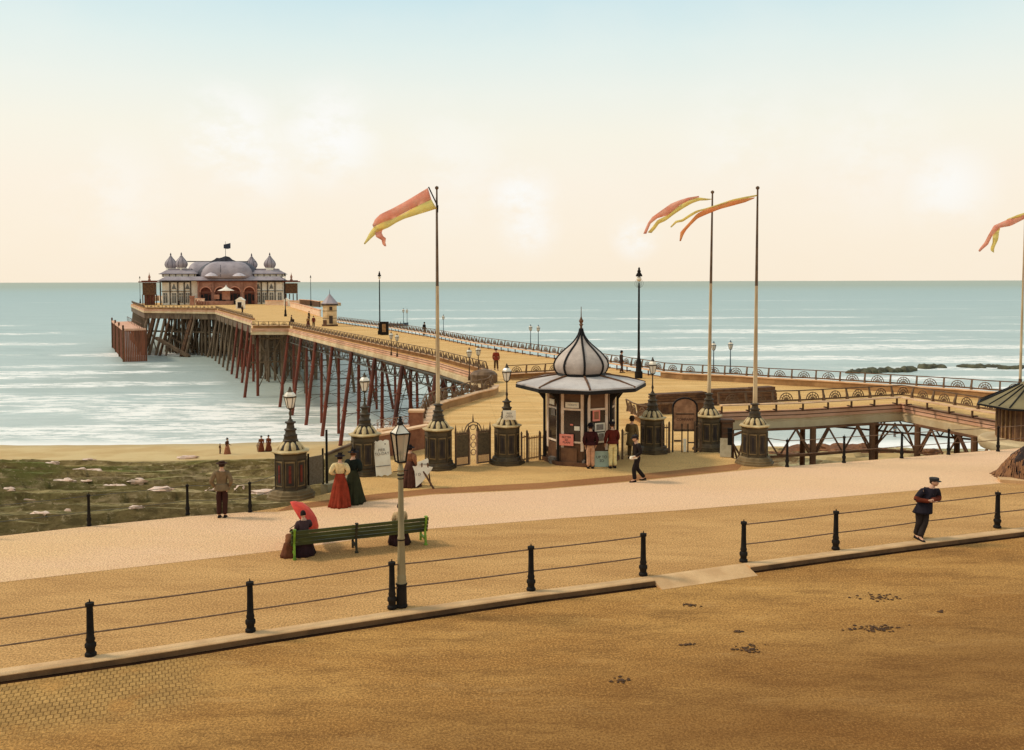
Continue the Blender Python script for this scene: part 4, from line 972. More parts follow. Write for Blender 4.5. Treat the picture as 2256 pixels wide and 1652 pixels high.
def card(k, y, z, w_, h_, m, nm='poster', d=.07, label=None):
    a = PH8 + (k+.5)*math.pi/4; T = Matrix.Rotation(a, 4, 'Z'); b = MB(); b.box((Rw+d, y, z), (.02, w_, h_), 0, T); o = b.build(nm, m, KS, label=label); return o, a
def letters(k, y, z, txt, size, m, d=.084):
    a = PH8 + (k+.5)*math.pi/4; v_ = Matrix.Rotation(a, 4, 'Z') @ Vector((Rw+d, y, z)); return text_mesh(txt, size, KS, m, v_, (R(90), 0, a+R(90)))
M_PINKP = mat('pink_paper', C(240, 150, 128), C(226, 128, 106), 3, bump=0); M_WP = mat('white_paper', C(244, 232, 206), C(228, 210, 180), 2, bump=0); M_INK = mat('ink', C(70, 44, 40), C(60, 40, 36), 2, bump=0)
M_GRYP = mat('grey_print', C(150, 138, 124), C(120, 106, 92), 9, bump=0); M_BLUP = mat('pale_blue_paper', C(176, 190, 168), C(160, 174, 150), 3, bump=0)
# faces 7 (left of front vertex) and 0 (right of it)
card(7, 0, 2.45, .56, .22, M_WP, label='white name board over the window'); letters(7, 0, 2.45, 'TICKETS', .1, M_GRYP)
card(7, .2, 1.52, .22, .17, M_WP); card(7, -.02, 1.66, .12, .06, M_PINKP)
card(7, -.22, 1.05, .58, .46, M_PINKP, d=.13, label='pink bill on the lower left of the window'); letters(7, -.22, 1.05, 'BETTER\n2D\nPLAIN', .115, M_INK, d=.145)
card(7, -.12, .42, .66, .62, M_BRN, 'leaning_panel', d=.12)
card(0, -.08, 2.02, .34, .44, M_PINKP, label='pink framed picture'); card(0, -.08, 2.03, .2, .3, mat('sepia', C(160, 110, 80), C(136, 90, 62), 8, bump=0), d=.084)
card(0, .08, 1.55, .46, .34, M_WP); card(0, .08, 1.55, .32, .22, M_GRYP, d=.084); card(0, -.3, 1.6, .18, .26, M_GRYP)
card(0, .12, 1.12, .36, .42, M_WP); card(0, .14, 1.14, .24, .3, M_GRYP, d=.084)
card(6, 0, 2.5, .4, .22, M_WP); card(1, -.15, 1.5, .24, .5, M_WP); card(6, .1, 2.1, .3, .3, M_GRYP)
# things standing round the kiosk
def at_k(k, y, r_): v_ = KS.matrix_basis @ (Matrix.Rotation(PH8 + (k+.5)*math.pi/4, 4, 'Z') @ Vector((r_, y, 0))); return v_
p = G(1326, 1029.5); t = thing('notice_board', 'pale blue notice board leaning on the kiosk between two men', 'notice board', p, R(2)); T = Matrix.Rotation(R(-12), 4, 'X')
b = MB(); b.box((0, 0, .33), (.58, .03, .62), 0, T); b.build('board', M_BLUP, t); text_mesh('UP TO\n2D', .15, t, M_INK, T @ Vector((0, -.019, .33)), (R(90)-R(12), 0, 0))
p = G(1219, 1001); t = thing('picture_frame', 'black framed picture stood against the left side of the kiosk', 'picture', p, R(-30))
b = MB(); b.box((0, 0, .5), (.6, .05, .8)); b.build('frame', M_BLK, t); b = MB(); b.box((0, -.03, .52), (.34, .02, .52)); b.build('picture', mat('sepia', C(160, 110, 80)), t)
for i, (px, py, dx, lb) in enumerate([(1222, 1020, .45, 'stack of grey printed papers lying left of the kiosk panel'), (1296, 1027, .45, 'pile of newspapers at the foot of the kiosk behind the bowler hatted man')]):
    p = G(px, py); t = thing('paper_stack', lb, 'papers', p, R(10), 'papers laid round the kiosk'); b = MB()
    for j in range(6): b.box((random.uniform(-.03, .03), random.uniform(-.02, .02), .03+j*.045), (dx, .3, .04), random.uniform(-.1, .1))
    b.build('newspaper', M_GRYP, t)
for (px, py, lb) in ((1232, 1016, 'small dark folded easel stood left of the pink kiosk bill'), (1286, 1024, 'dark folding rack standing right of the leaning kiosk panel')):
    p = G(px, py); t = thing('easel', lb, 'easel', p, R(5), 'easels beside the kiosk'); b = MB()
    b.bar((-.18, 0, .01), (-.02, .1, .85), .04); b.bar((.18, 0, .01), (.02, .1, .85), .04); b.bar((0, .35, .01), (0, .1, .85), .04); b.bar((-.16, 0, .3), (.16, 0, .3), .05); b.build('frame', M_BLK, t)
    b = MB(); b.box((0, -.02, .5), (.26, .02, .3)); b.build('card', M_GRYP, t)
# ================================================================ STREET FURNITURE
M_IRON = mat('bollard_iron', C(42, 36, 30), C(28, 25, 22), 4, rough=.75, spec=.1, bump=.3)
M_RAIL = mat('rusty_rail', C(132, 100, 72), C(100, 72, 50), 6, rough=.6)
M_PED = mat('olive_iron', C(86, 70, 44), C(54, 43, 28), 1.8, rough=.6, spec=.35, bump=.5, dirt=.3)
M_PEDL = mat('pale_iron_edge', C(138, 112, 72), C(96, 76, 48), 3, rough=.6)
M_PEDD = mat('dark_olive_iron', C(70, 56, 40), C(50, 40, 30), 3, rough=.6)
M_PETAL = mat('gilded_stone', C(214, 188, 138), C(180, 150, 100), 2, rough=.6, bump=.3)
M_PEDP = mat('pale_plinth', C(136, 112, 76), C(104, 84, 54), 2)
M_REDP = mat('red_panel', C(120, 46, 28), C(88, 34, 22), 4, rough=.6)
M_GLASSW = mat('milky_lantern_glass', C(244, 232, 210), C(226, 208, 180), 2, rough=.3, spec=.5, bump=0)
M_POLE = mat('pale_flagpole', C(214, 188, 146), C(170, 136, 96), 1.5, rough=.6, stretch=(1, 1, .3))
M_POLED = mat('pole_top_paint', C(120, 92, 64), C(84, 64, 46), 1.5, rough=.6)
# ---- posts and rails along both sides of the promenade
def bollard(h, r):
    b = MB(); b.lathe([(r*1.55, 0), (r*1.55, .05), (r*1.15, .08), (r*1.2, .15), (r*1.5, .18), (r*1.5, .24), (r*1.05, .28), (r*1.25, .33), (r*1.02, .38), (r*.92, h*.6), (r*.85, h-.09), (r*1.15, h-.07), (r*1.15, h-.01), (r*.6, h)], n=12)
    b.cyl((.0, 0, h), (.0, 0, h+.06), r*.25, r*.12, 6)
    return b
NW = ['far left', 'second', 'third', 'fourth', 'fifth']
bp = [(200, 1445), (552, 1392), (864, 1341), (1170, 1301), (1417, 1268), (1638, 1238), (1841, 1211), (2025, 1185), (2197, 1163)]
v_ = G(*bp[0]) - (G(*bp[1]) - G(*bp[0])); v2 = G(*bp[-1]) + (G(*bp[-1]) - G(*bp[-2]))
plabel = ['black post on the near kerb just outside the left edge of the view', 'black iron post on the near kerb, leftmost in view', 'black iron post on the near kerb between the leftmost post and the street lamp', 'black iron post right beside the foot of the street lamp',
          'black iron post on the near kerb below the left half of the kiosk', 'black iron post ending the near railing at the left side of the kerb gap', 'black iron post starting the railing on the right side of the kerb gap',
          'black iron post midway between the kerb gap and the leaning man', 'black iron post that the man in the cap leans against', 'black iron post on the near kerb right of the leaning man', 'black post on the near kerb just outside the right edge of the view']
PP = [v_] + [G(*q) for q in bp] + [v2]
proto = None
for i, (q, lb) in enumerate(zip(PP, plabel)):
    q = q + Vector((0, 0, .012)) + (G(0, 0 + 1300) - G(0, 1301))*0
    if i in (0, 10) : pass
    if proto is None:
        proto = tag(bollard(1.07, .072).build('railing_post', M_IRON, None, smooth=True), lb, 'post', 'iron posts along the near kerb'); o = proto
    else:
        o = proto.copy(); COL.objects.link(o); o['label'] = lb
    o.location = q
def rails(pts, zs, label, r, m, nm='railing', sag=.012, grp=None):
    t = thing(nm, label, 'railing', (pts[0].x, pts[0].y, 0), 0, grp)
    for z in zs:
        b = MB(); b.o = t.location.copy()
        for i in range(len(pts)-1):
            p, q = pts[i], pts[i+1]; prev = None
            for j in range(7):
                s = j/6; c = Vector((p.x+(q.x-p.x)*s, p.y+(q.y-p.y)*s, z - sag*math.sin(math.pi*s) + p.z*0))
                if prev is not None: b.cyl(prev, c, r, r, 6)
                prev = c
        b.build('rail', m, t, smooth=True)
    return t
rails(PP[:6], (1.0, .47), 'two thin brown rails strung between the near posts left of the kerb gap', .017, M_RAIL, grp='rails of the promenade')
rails(PP[6:], (1.0, .47), 'two thin brown rails strung between the near posts right of the kerb gap', .017, M_RAIL, grp='rails of the promenade')
fp = [(-40, 1188), (193, 1160), (411, 1135), (549, 1129)]
fl = ['black post on the sea wall outside the left edge', 'black post on the sea wall, leftmost above the weedy beach', 'thin black post on the sea wall left of the standing man', 'black post on the sea wall between the standing man and the lamp pedestal']
FP = [G(x, y+1) for x, y in fp]; pr2 = None
for q, lb in zip(FP, fl):
    if pr2 is None: pr2 = tag(bollard(.98, .045).build('railing_post', M_IRON, None, smooth=True), lb, 'post', 'slim posts on the sea wall'); o = pr2
    else: o = pr2.copy(); COL.objects.link(o); o['label'] = lb
    o.location = q + Vector((0, .1, 0))
ped_px = {'A': (642, 1103), 'B': (805, 1052), 'C': (966, 1038), 'D': (1117, 1027), 'E': (1437, 1002), 'F': (1561, 996), 'G': (1662, 1027)}
PED = {}
for k, (x, y) in ped_px.items():
    q = G(x, y); PED[k] = q + Vector((q.x, q.y, 0)).normalized()*.62
rails([p + Vector((0, .1, 0)) for p in FP] + [PED['A']], (.93, .45), 'thin wire rails along the sea wall above the weedy beach', .009, M_ROD, grp='rails of the promenade')
fr = [(1733, 1028), (1858, 1019), (1985, 1009), (2088, 1001), (2197, 994), (2300, 984)]
frl = ['dark post at the sea wall right of the third flagpole pedestal', 'dark post at the sea wall second from the flagpole pedestal', 'dark post at the sea wall under the bend of the bench railing', 'dark post at the sea wall fourth from the flagpole pedestal', 'dark post at the sea wall left of the green roofed kiosk', 'post at the sea wall beyond the right edge']
FR = [G(x, y) for x, y in fr]
for q, lb in zip(FR, frl):
    o = pr2.copy(); COL.objects.link(o); o['label'] = lb; o['group'] = 'slim posts on the right sea wall'; o.location = q + Vector((0, -.06, 0)); o.scale = (1.15, 1.15, 1.12)
rails([PED['G'] + Vector((.4, 0, 0))] + [p + Vector((0, -.06, 0)) for p in FR], (1.05, .5), 'two rails along the sea wall in front of the right trestles', .017, M_RAIL, grp='rails of the promenade')
# ---- pedestals
def lantern(b, g, z0, s=1.0, c=(0, 0), n=6):
    """six sided lantern: frame builder b, glass builder g; returns nothing"""
    x, y = c
    b.lathe([(.10*s, z0), (.12*s, z0+.03*s)], (x, y, 0), n)
    g.lathe([(.105*s, z0+.03*s), (.185*s, z0+.36*s)], (x, y, 0), n)
    b.lathe([(.20*s, z0+.36*s), (.215*s, z0+.39*s), (.20*s, z0+.41*s)], (x, y, 0), n)
    g.lathe([(.19*s, z0+.41*s), (.17*s, z0+.47*s), (.10*s, z0+.55*s)], (x, y, 0), n)
    b.lathe([(.11*s, z0+.55*s), (.07*s, z0+.59*s), (.05*s, z0+.63*s), (.02*s, z0+.72*s)], (x, y, 0), n)
    for k in range(n):
        a = 2*math.pi*k/n; b.bar((x+.108*s*math.cos(a), y+.108*s*math.sin(a), z0+.03*s), (x+.19*s*math.cos(a), y+.19*s*math.sin(a), z0+.36*s), .018*s)
def pedestal(key, label, kind, rb=.52, hb=1.22, steps=.8, zn=2.62, grp='octagonal iron pedestals of the pier gates', red=False):
    p = PED[key]; t = thing('gate_pedestal', label, 'pedestal', p, R(22.5 if key != 'A' else 10), grp)
    b = MB(); b.lathe([(steps, 0.004), (steps, .08), (steps*.92, .09), (steps*.92, .17), (steps*.83, .18), (steps*.8, .27), (rb*1.12, .31)], n=8, ph=R(22.5)); b.build('plinth', M_PED if key not in 'AG' else M_PEDP, t)
    z0, z1 = .31, .31+hb
    b = MB(); b.lathe([(rb, z0), (rb*.98, z0+.1), (rb*.98, z1-.22), (rb*1.03, z1-.2), (rb*1.03, z1-.06), (rb*1.1, z1)], n=8, ph=R(22.5)); b.build('body', M_PED, t)
    for k in range(8):
        a = R(22.5) + (k+.5)*math.pi/4; T = Matrix.Rotation(a, 4, 'Z'); ap = rb*.98*math.cos(math.pi/8); hw = rb*.26
        b = MB()
        for s in (-1, 1): b.box((ap+.012, s*hw, (z0+z1-.1)/2), (.03, .018, hb-.42), 0, T)
        b.box((ap+.012, 0, z0+.14), (.035, hw*2.3, .03), 0, T); b.box((ap+.012, 0, z1-.28), (.035, hw*2.3, .05), 0, T)
        f_ = b.build('panel_frame', M_PEDL, t)
        b = MB(); b.box((ap+.006, 0, (z0+z1-.14)/2), (.02, hw*1.9, hb-.46), 0, T); b.build('recess', M_PEDD, f_)
        b = MB(); b.box((ap+.02, 0, (z0+z1-.14)/2), (.02, hw*.6, hb-.66), 0, T); b.build('slot', M_REDP if red else M_VOID, f_)
        T2 = Matrix.Rotation(R(22.5)+k*math.pi/4, 4, 'Z'); b = MB(); b.box((rb*.985, 0, (z0+z1-.2)/2), (.05, .06, hb-.22), 0, T2); b.build('corner_rib', M_PED, t)
    b = MB(); b.lathe([(rb*1.06, z1), (rb*1.22, z1+.03), (rb*1.22, z1+.07), (rb*.95, z1+.10)], n=8, ph=R(22.5)); b.build('cornice', M_PETAL, t)
    zt = zn; r0 = .30
    b = MB(); b.lathe([(.46, z1+.08), (.44, z1+.14), (.38, z1+.25), (.27, z1+.36), (.24, z1+.40)], n=32, mod=lambda a, z: 1-.22*abs(math.sin(4*a))**2.5); b.build('crown', M_PEDD, t, smooth='all')
    b = MB()
    for k in range(10):
        a = k*math.pi/5
        for (r_, z_, s_) in ((.355, .21, .115),):
            b2 = MB(); lump(b2, (0, 0, 0), s_, 0, (.45, .82, 1.75), 8, 8, 0); T = Matrix.Rotation(a, 4, 'Z') @ Matrix.Translation((r_, 0, z1+z_)) @ Matrix.Rotation(-.62, 4, 'Y'); b.add(b2.v, b2.f, T)
    b.build('petals', M_PETAL, t, smooth='all')
    za = z1+.38
    b = MB(); h = zt - za
    b.lathe([(.25, za), (.26, za+.05*h), (.23, za+.08*h), (.22, za+.22*h), (.235, za+.25*h), (.19, za+.30*h), (.17, za+.45*h), (.20, za+.5*h), (.20, za+.55*h), (.14, za+.6*h), (.12, za+.78*h), (.15, za+.82*h), (.15, za+.88*h), (.09, za+.93*h), (.07, zt)], n=16); b.build('neck', M_PED, t, smooth=True)
    for f in (.24, .5, .84): b = MB(); b.lathe([(.21-.07*f+.035, za+f*h), (.21-.07*f+.035, za+(f+.05)*h)], n=16); b.build('ring', M_PEDD, t)
    if kind == 'lamp' :
        zl = {'A': 3.05, 'B': 3.2, 'D': 3.35, 'E': 3.4}[key]
        b = MB(); b.lathe([(.05, zt), (.03, zt+.1), (.055, zt+.2), (.028, zt+.3), (.025, zl-.06), (.06, zl-.02), (.05, zl)], n=10); b.build('stem', M_PED if key in 'AB' else M_PEDD, t, smooth=True)
        b = MB(); g = MB(); lantern(b, g, zl, 1.05 if key == 'A' else 1.0); b.build('lantern', M_PED if key in 'AB' else M_PEDD, t); g.build('lantern_glass', M_GLASSW, t)
    else:
        ztop = {'C': D(964, 418, p.y).z, 'F': D(1570, 427, p.y).z, 'G': D(1669, 418, p.y).z}[key]
        lean = {'C': (964-964)/1, 'F': D(1570, 427, p.y).x - D(1562, 915, p.y).x, 'G': D(1669, 418, p.y).x - D(1663, 910, p.y).x}[key]
        ce = Matrix.Rotation(-t.rotation_euler.z, 4, 'Z'); zm = zt + (ztop-zt)*.55
        L_ = lambda f: ce @ Vector((lean*f, 0, 0))
        a0 = Vector((0, 0, zt-.05)); am = L_(.55) + Vector((0, 0, zm)); a1 = L_(1) + Vector((0, 0, ztop))
        b = MB(); b.cyl(a0, am, .095 if key == 'G' else .085, .06, 12); b.build('flagpole', M_POLE, t, smooth=True)
        b = MB(); b.cyl(am, a1, .06, .035, 10); b.lathe([(.03, 0), (.075, .05), (.075, .11), (.02, .15)], a1, 10); b.build('flagpole_top', M_POLED, t, smooth=True)
        b = MB(); b.cyl(am + Vector((-.14, -.1, -5.4)), a1 + Vector((-.06, -.05, -.3)), .005, n=4); b.build('halyard', M_ROD, t)
        PTOP[key] = t.matrix_basis @ a1
    return t
PTOP = {}
pedestal('A', 'olive pedestal with red slots and white lantern at the left end of the gates', 'lamp', .55, 1.25, .86, 2.68, red=True)
pedestal('B', 'dark octagonal pedestal with tall lantern between the two women and the notice board', 'lamp', .52, 1.2, .62, 2.7)
pedestal('C', 'dark octagonal pedestal carrying the left flagpole with the red and yellow banner', 'pole', .52, 1.22, .72, 2.62)
pt = pedestal('D', 'octagonal pedestal with lantern and a small white notice beside the iron gate', 'lamp', .5, 1.2, .74, 2.62)
pedestal('E', 'dark octagonal pedestal with lantern directly right of the kiosk', 'lamp', .5, 1.15, .75, 2.62)
pedestal('F', 'dark octagonal pedestal carrying the middle flagpole beside the arched gate', 'pole', .5, 1.15, .72, 2.55)
pedestal('G', 'olive octagonal pedestal carrying the third flagpole at the right end of the forecourt', 'pole', .52, 1.2, .8, 2.5)
p = PED['D'] + Vector((.1, -.36, 2.02)); nb_ = thing('gate_notice', 'small white notice tied to the pedestal right of the iron gate', 'notice', p)
b = MB(); b.box((0, 0, 0), (.52, .03, .38)); b.build('board', M_WP, nb_); text_mesh('PIER\nOPEN', .12, nb_, M_GRYP, (0, -.018, 0), (R(90), 0, 0))
# ---- iron gate between C and D
def picket(b, p, q, z0, z1, step, w=.022, spike=.08):
    p, q = Vector(xy(p)), Vector(xy(q)); L = (q-p).length; n = max(2, int(L/step))
    for i in range(n+1):
        c = p.lerp(q, i/n); b.bar((c.x, c.y, z0), (c.x, c.y, z1), w)
        if spike: b.cyl((c.x, c.y, z1), (c.x, c.y, z1+spike), w*.8, .003, 4)
gL, gR = PED['C'] + Vector((.62, 0, 0)), PED['D'] + Vector((-.62, 0, 0))
gt = thing('iron_gate', 'closed wrought iron gates with arched crest between two octagonal pedestals', 'gate', (gL.x, gL.y, 0))
lv = Vector((gR.x-gL.x, gR.y-gL.y, 0)); W_ = lv.length; lu = lv.normalized(); T = Matrix((lu.to_4d(), Vector((-lu.y, lu.x, 0, 0)), Vector((0, 0, 1, 0)), Vector((0, 0, 0, 1)))).transposed(); T[0][3] = T[1][3] = T[2][3] = 0; T[3][3] = 1; T[3][0] = T[3][1] = T[3][2] = 0
M_GATE = mat('gate_bronze', C(104, 78, 54), C(72, 54, 38), 5, rough=.6); M_GPAN = mat('gate_panel', C(98, 82, 58), C(78, 64, 44), 12, bump=.6)
M_RUST = mat('rust_lattice', C(150, 100, 68), C(116, 74, 50), 5)
P = lambda x, y, z: T @ Vector((x, y, z))
for s, (xa, xb) in enumerate(((.08, W_/2-.2), (W_/2+.2, W_-.08))):
    b = MB(); b.box(((xa+xb)/2, 0, .86), (xb-xa, .03, .86), 0, T); b.build('gate_panel', M_GPAN, gt)
    b = MB()
    for x in (xa, xb): b.box((x, 0, .72), (.06, .06, 1.34), 0, T); b.cyl(P(x, 0, 1.39), P(x, 0, 1.72), .05, .005, 6)
    b.box(((xa+xb)/2, 0, 1.33), (xb-xa, .05, .06), 0, T); b.box(((xa+xb)/2, 0, .42), (xb-xa, .05, .05), 0, T); b.box(((xa+xb)/2, 0, .08), (xb-xa, .05, .05), 0, T)
    for i in range(9):
        x = xa + (xb-xa)*(i+.5)/9; b.cyl(P(x, 0, 1.36), P(x, 0, 1.36+(.26 if i == 4 else .12)), .03, .004, 5)
    b.build('gate_frame', M_GATE, gt)
    b = MB()
    for i in range(14):
        x = xa + (xb-xa)*i/13; b.bar(P(x, 0, .1), P(x, 0, .4), .025)
    b.build('lower_bars', M_RUST, gt)
b = MB(); xc = W_/2
for x in (xc-.16, xc+.16): b.box((x, -.01, .72), (.04, .05, 1.3), 0, T)
for zc in (.55, .85, 1.15):
    for j in range(8):
        a0_, a1_ = j*math.pi/4, (j+1)*math.pi/4; b.bar(P(xc+.11*math.cos(a0_), -.02, zc+.12*math.sin(a0_)), P(xc+.11*math.cos(a1_), -.02, zc+.12*math.sin(a1_)), .03)
b.build('scroll_panel', mat('pale_scroll', C(190, 154, 120), C(150, 116, 86), 5), gt)
b = MB()
for rr in (.38, .27):
    for j in range(12): b.bar(P(xc+rr*math.cos(j*math.pi/12), 0, 1.38+rr*math.sin(j*math.pi/12)), P(xc+rr*math.cos((j+1)*math.pi/12), 0, 1.38+rr*math.sin((j+1)*math.pi/12)), .035)
for j in range(8): b.bar(P(xc+.12*math.cos(j*math.pi/4), 0, 1.55+.1*math.sin(j*math.pi/4)), P(xc+.12*math.cos((j+1)*math.pi/4), 0, 1.55+.1*math.sin((j+1)*math.pi/4)), .02)
b.cyl(P(xc, 0, 1.76), P(xc, 0, 2.1), .04, .004, 6); b.build('crest', M_GATE, gt)
# ---- turnstile fences
def fence(px0, px1, h, label, m, step=.12, nm='picket_fence', spike=.08, posts=True):
    a, c = G(*px0), G(*px1); t = thing(nm, label, 'fence', (a.x, a.y, 0), 0); b = MB(); b.o = t.location.copy(); picket(b, a, c, .08, h-.1, step, .025, spike); b.build('pickets', m, t)
    b = MB(); b.o = t.location.copy()
    for z in (.15, h-.18): b.bar((a.x, a.y, z), (c.x, c.y, z), .04, .05)
    b.build('rail', m, t)
    if posts:
        for q in (a, c): b = MB(); b.o = t.location.copy(); b.box((q.x, q.y, h/2), (.08, .08, h)); b.cyl((q.x, q.y, h), (q.x, q.y, h+.08), .05, .01, 6); b.build('post', M_GATE, t)
    return t
M_FCR = mat('cream_fence', C(228, 198, 148), C(190, 156, 108), 3); M_FBR = mat('brown_fence', C(168, 128, 84), C(132, 96, 60), 3)
fence((1149, 1022), (1161, 1018), 1.25, 'short open fence right beside the notice pedestal', M_FBR, .3, spike=0)
fence((1163, 1018), (1189, 1013), 1.15, 'brown slatted turnstile gate left of the kiosk', M_FBR, .09, 'turnstile_gate', spike=0)
fence((1190, 1012), (1203, 1010), 1.1, 'narrow fence joining the turnstile gate to the kiosk', M_FCR, .2, spike=0)
fence((1371, 1012), (1402, 1000), 1.2, 'cream picket gate on the right side of the kiosk', M_FCR, .11, 'picket_gate')
fence((1338, 1020), (1352, 1018), 1.0, 'low cream fence between the men and the kiosk', M_FCR, .12)
fence((1458, 1000), (1474, 998), 1.3, 'dark iron fence between the lamp pedestal and the arched gate', M_GATE, .12)
fence((1531, 997), (1543, 996), 1.3, 'dark iron fence between the arched gate and the flagpole pedestal', M_GATE, .12)
# side gate with solid panel right of pedestal A
a, c = G(680, 1083), G(712, 1076); t = thing('side_gate', 'grey boarded gate leaf standing open beside the left lamp pedestal', 'gate', (a.x, a.y, 0))
b = MB(); b.o = t.location.copy(); b.bar((a.x, a.y, .72), (c.x, c.y, .72), .04, 1.0); b.build('leaf', mat('grey_leaf', C(122, 108, 88), C(104, 90, 70), 14, bump=.5), t)
b = MB(); b.o = t.location.copy()
for q, h in ((a, 1.35), (c, 1.45)): b.box((q.x, q.y, h/2), (.06, .06, h))
q = c + Vector((.12, .1, 0)); b.box((q.x, q.y, 1.05), (.07, .07, 2.1)); b.build('gate_post', M_IRON, t)
# ramp wall going down to the beach, seen between the side gate and pedestal B
a = G(722, 1078); c = G(782, 1056); t = thing('ramp_wall', 'weathered greenish wall of the ramp to the beach behind the two women', 'wall', (a.x, a.y, 0))
b = MB(); b.o = t.location.copy(); b.profile([xy(a), xy(c)], [(0, -3), (0, .16), (.3, .16), (.3, -3)]); b.build('wall', mat('ramp_stone', C(158, 140, 104), C(130, 112, 78), 1, bump=.5), t)
# screen of sloping boards beyond it
s0, s1 = G(716, 1000, -.6), G(790, 975, -.6)
t = thing('slipway_screen', 'sloping grey green wooden screen beside the slipway below the pier entrance', 'screen', (s0.x, s0.y+1, 0)); b = MB(); b.o = t.location.copy()
e0, e1 = G(716, 1004, .2), G(786, 992, .2); q0 = D(716, 1072, e0.y); q1 = D(786, 1050, e1.y); q2 = D(716, 1002, e0.y); q3 = D(786, 974, e1.y)
b.add([q0, q1, q3, q2, q0+Vector((0, .1, 0)), q1+Vector((0, .1, 0)), q3+Vector((0, .1, 0)), q2+Vector((0, .1, 0))], [(0, 1, 2, 3), (7, 6, 5, 4), (0, 4, 5, 1), (1, 5, 6, 2), (2, 6, 7, 3), (3, 7, 4, 0)]); b.build('boards', mat('screen_boards', C(172, 156, 112), C(146, 128, 88), 1, bump=.3, stretch=(1, 1, 3), speck=.3), t)
b = MB(); b.o = t.location.copy(); b.bar(q2 + Vector((0, .05, 0)), q3 + Vector((0, .05, 0)), .14, .1); b.build('capping', M_GPILE, t)
# slanting prop beside the parapet
# ---- arched gate between E and F
p = (PED['E'] + PED['F'])/2 + Vector((.12, -.3, 0)); t = thing('arched_gate', 'tall arched board gate framed in black iron with faint lettering', 'gate', p)
wA = 1.04; n = 12; arc = [(-wA/2, 0)] + [(-wA/2*math.cos(math.pi*i/n), 1.95 + .4*math.sin(math.pi*i/n)) for i in range(n+1)] + [(wA/2, 0)]
b = MB()
for i in range(len(arc)-1): b.bar((arc[i][0], 0, arc[i][1]), (arc[i+1][0], 0, arc[i+1][1]), .06, .07)
b.build('frame', M_BLK, t)
b = MB(); up = arc[1:-1]; k = len(up); lo = [(wA/2-.03, .95), (-wA/2+.03, .95)]; pts = [(x*.95, z-.03) for x, z in up] + lo; k = len(pts)
b.add([(x, -.01, z) for x, z in pts] + [(x, .03, z) for x, z in pts], [tuple(range(k)), tuple(range(k, 2*k))[::-1]] + [(j, k+j, k+(j+1) % k, (j+1) % k) for j in range(k)]); b.build('arch_board', mat('faded_board', C(176, 128, 92), C(140, 98, 68), 4, bump=.4, dirt=.5), t)
b = MB()
for x in (-.13, .13): b.box((x, -.03, .62), (.05, .05, 1.24))
b.box((0, -.03, .95), (wA-.1, .05, .08)); b.box((-.32, -.03, .5), (.3, .04, .08)); b.box((.32, -.03, .42), (.34, .04, .06)); b.build('bars', M_GATE, t)
b = MB(); b.box((0, -.02, .3), (.13, .04, .56)); b.build('white_post', M_WP, t)
text_mesh('COMPANY', .15, t, M_INK, (0, -.025, 1.42), (R(90), 0, 0))
b = MB(); b.box((0, -.02, 1.66), (.8, .02, .04)); b.build('moulding', M_BLK, t)
# turnstile box and A board right of F
p = PED['F'] + Vector((.78, .1, 0)); t = thing('turnstile', 'dark turnstile box attached behind the middle flagpole pedestal', 'turnstile', p); b = MB(); b.box((0, 0, .62), (.5, .5, 1.2)); b.box((0, 0, 1.28), (.62, .6, .1)); b.build('box', M_BRN, t)
b = MB()
for i in range(5): b.box((0, -.27, .3+i*.22), (.42, .03, .05))
b.build('slats', M_GATE, t)
p = G(1601, 1008); t = thing('easel_board', 'grey board propped on a black easel right of the middle flagpole', 'notice board', p, R(-14)); T_ = Matrix.Rotation(R(-22), 4, 'X')
b = MB(); b.box((-.05, 0, .42), (.46, .03, .8), 0, T_); b.build('board', mat('grey_card', C(184, 166, 132), C(166, 146, 112), 5), t)
b = MB(); b.box((.12, .26, .5), (.18, .05, 1.06), 0, Matrix.Rotation(R(6), 4, 'X')); b.box((.12, .3, 1.12), (.2, .06, .16)); b.build('easel', M_BLK, t)
# notice boards left: white poster and star shaped placard
p = G(846, 1051); t = thing('poster_board', 'tall white poster board leaning against the dark lamp pedestal', 'notice board', p, R(-6)); T_ = Matrix.Rotation(R(-10), 4, 'X') @ Matrix.Rotation(R(-7), 4, 'Y')
random.seed(3)
top_ = [(-.30 + .6*i/8, 1.38 + .03*math.sin(i*2.2)) for i in range(9)]; bot_ = [(.30 - .6*i/8, .06 + .03*math.sin(i*1.9+1)) for i in range(9)]; pts = top_ + bot_; k = len(pts)
b = MB(); b.add([T_ @ Vector((x, 0, z)) for x, z in pts] + [T_ @ Vector((x, .025, z)) for x, z in pts], [tuple(range(k)), tuple(range(k, 2*k))[::-1]] + [(j, k+j, k+(j+1) % k, (j+1) % k) for j in range(k)]); b.build('board', M_WP, t)
b = MB(); b.box((0, -.012, .42), (.56, .012, .03), 0, T_); b.build('printed_line', M_GRYP, t)
tm = text_mesh('PIER\nTO-DAY', .15, t, M_GRYP, T_ @ Vector((0, -.014, .95)), (R(90)-R(10), R(0), 0)); tm.rotation_euler = (T_.to_3x3() @ Matrix.Rotation(R(90), 3, 'X')).to_euler()
b = MB(); b.bar((0, .55, 0), (0, .22, 1.25), .04); b.build('prop', M_DKB, t)
p = G(936, 1076); t = thing('star_placard', 'ragged white star shaped placard on a folding stand by the left flagpole', 'placard', p, R(4)); T_ = Matrix.Rotation(R(-8), 4, 'X')
S_ = lambda x, y: ((x-1400)/7.18*.7344/58.6, (1510-y)/7.18*.7344/58.6)
out = [S_(*q) for q in [(1215, 1515), (1205, 1330), (1190, 1190), (1150, 1080), (1215, 1090), (1245, 1060), (1250, 1000), (1285, 985), (1340, 975), (1400, 945), (1460, 925), (1475, 960), (1475, 1090), (1570, 1110), (1520, 1190), (1440, 1290), (1350, 1400)]]; k = len(out)
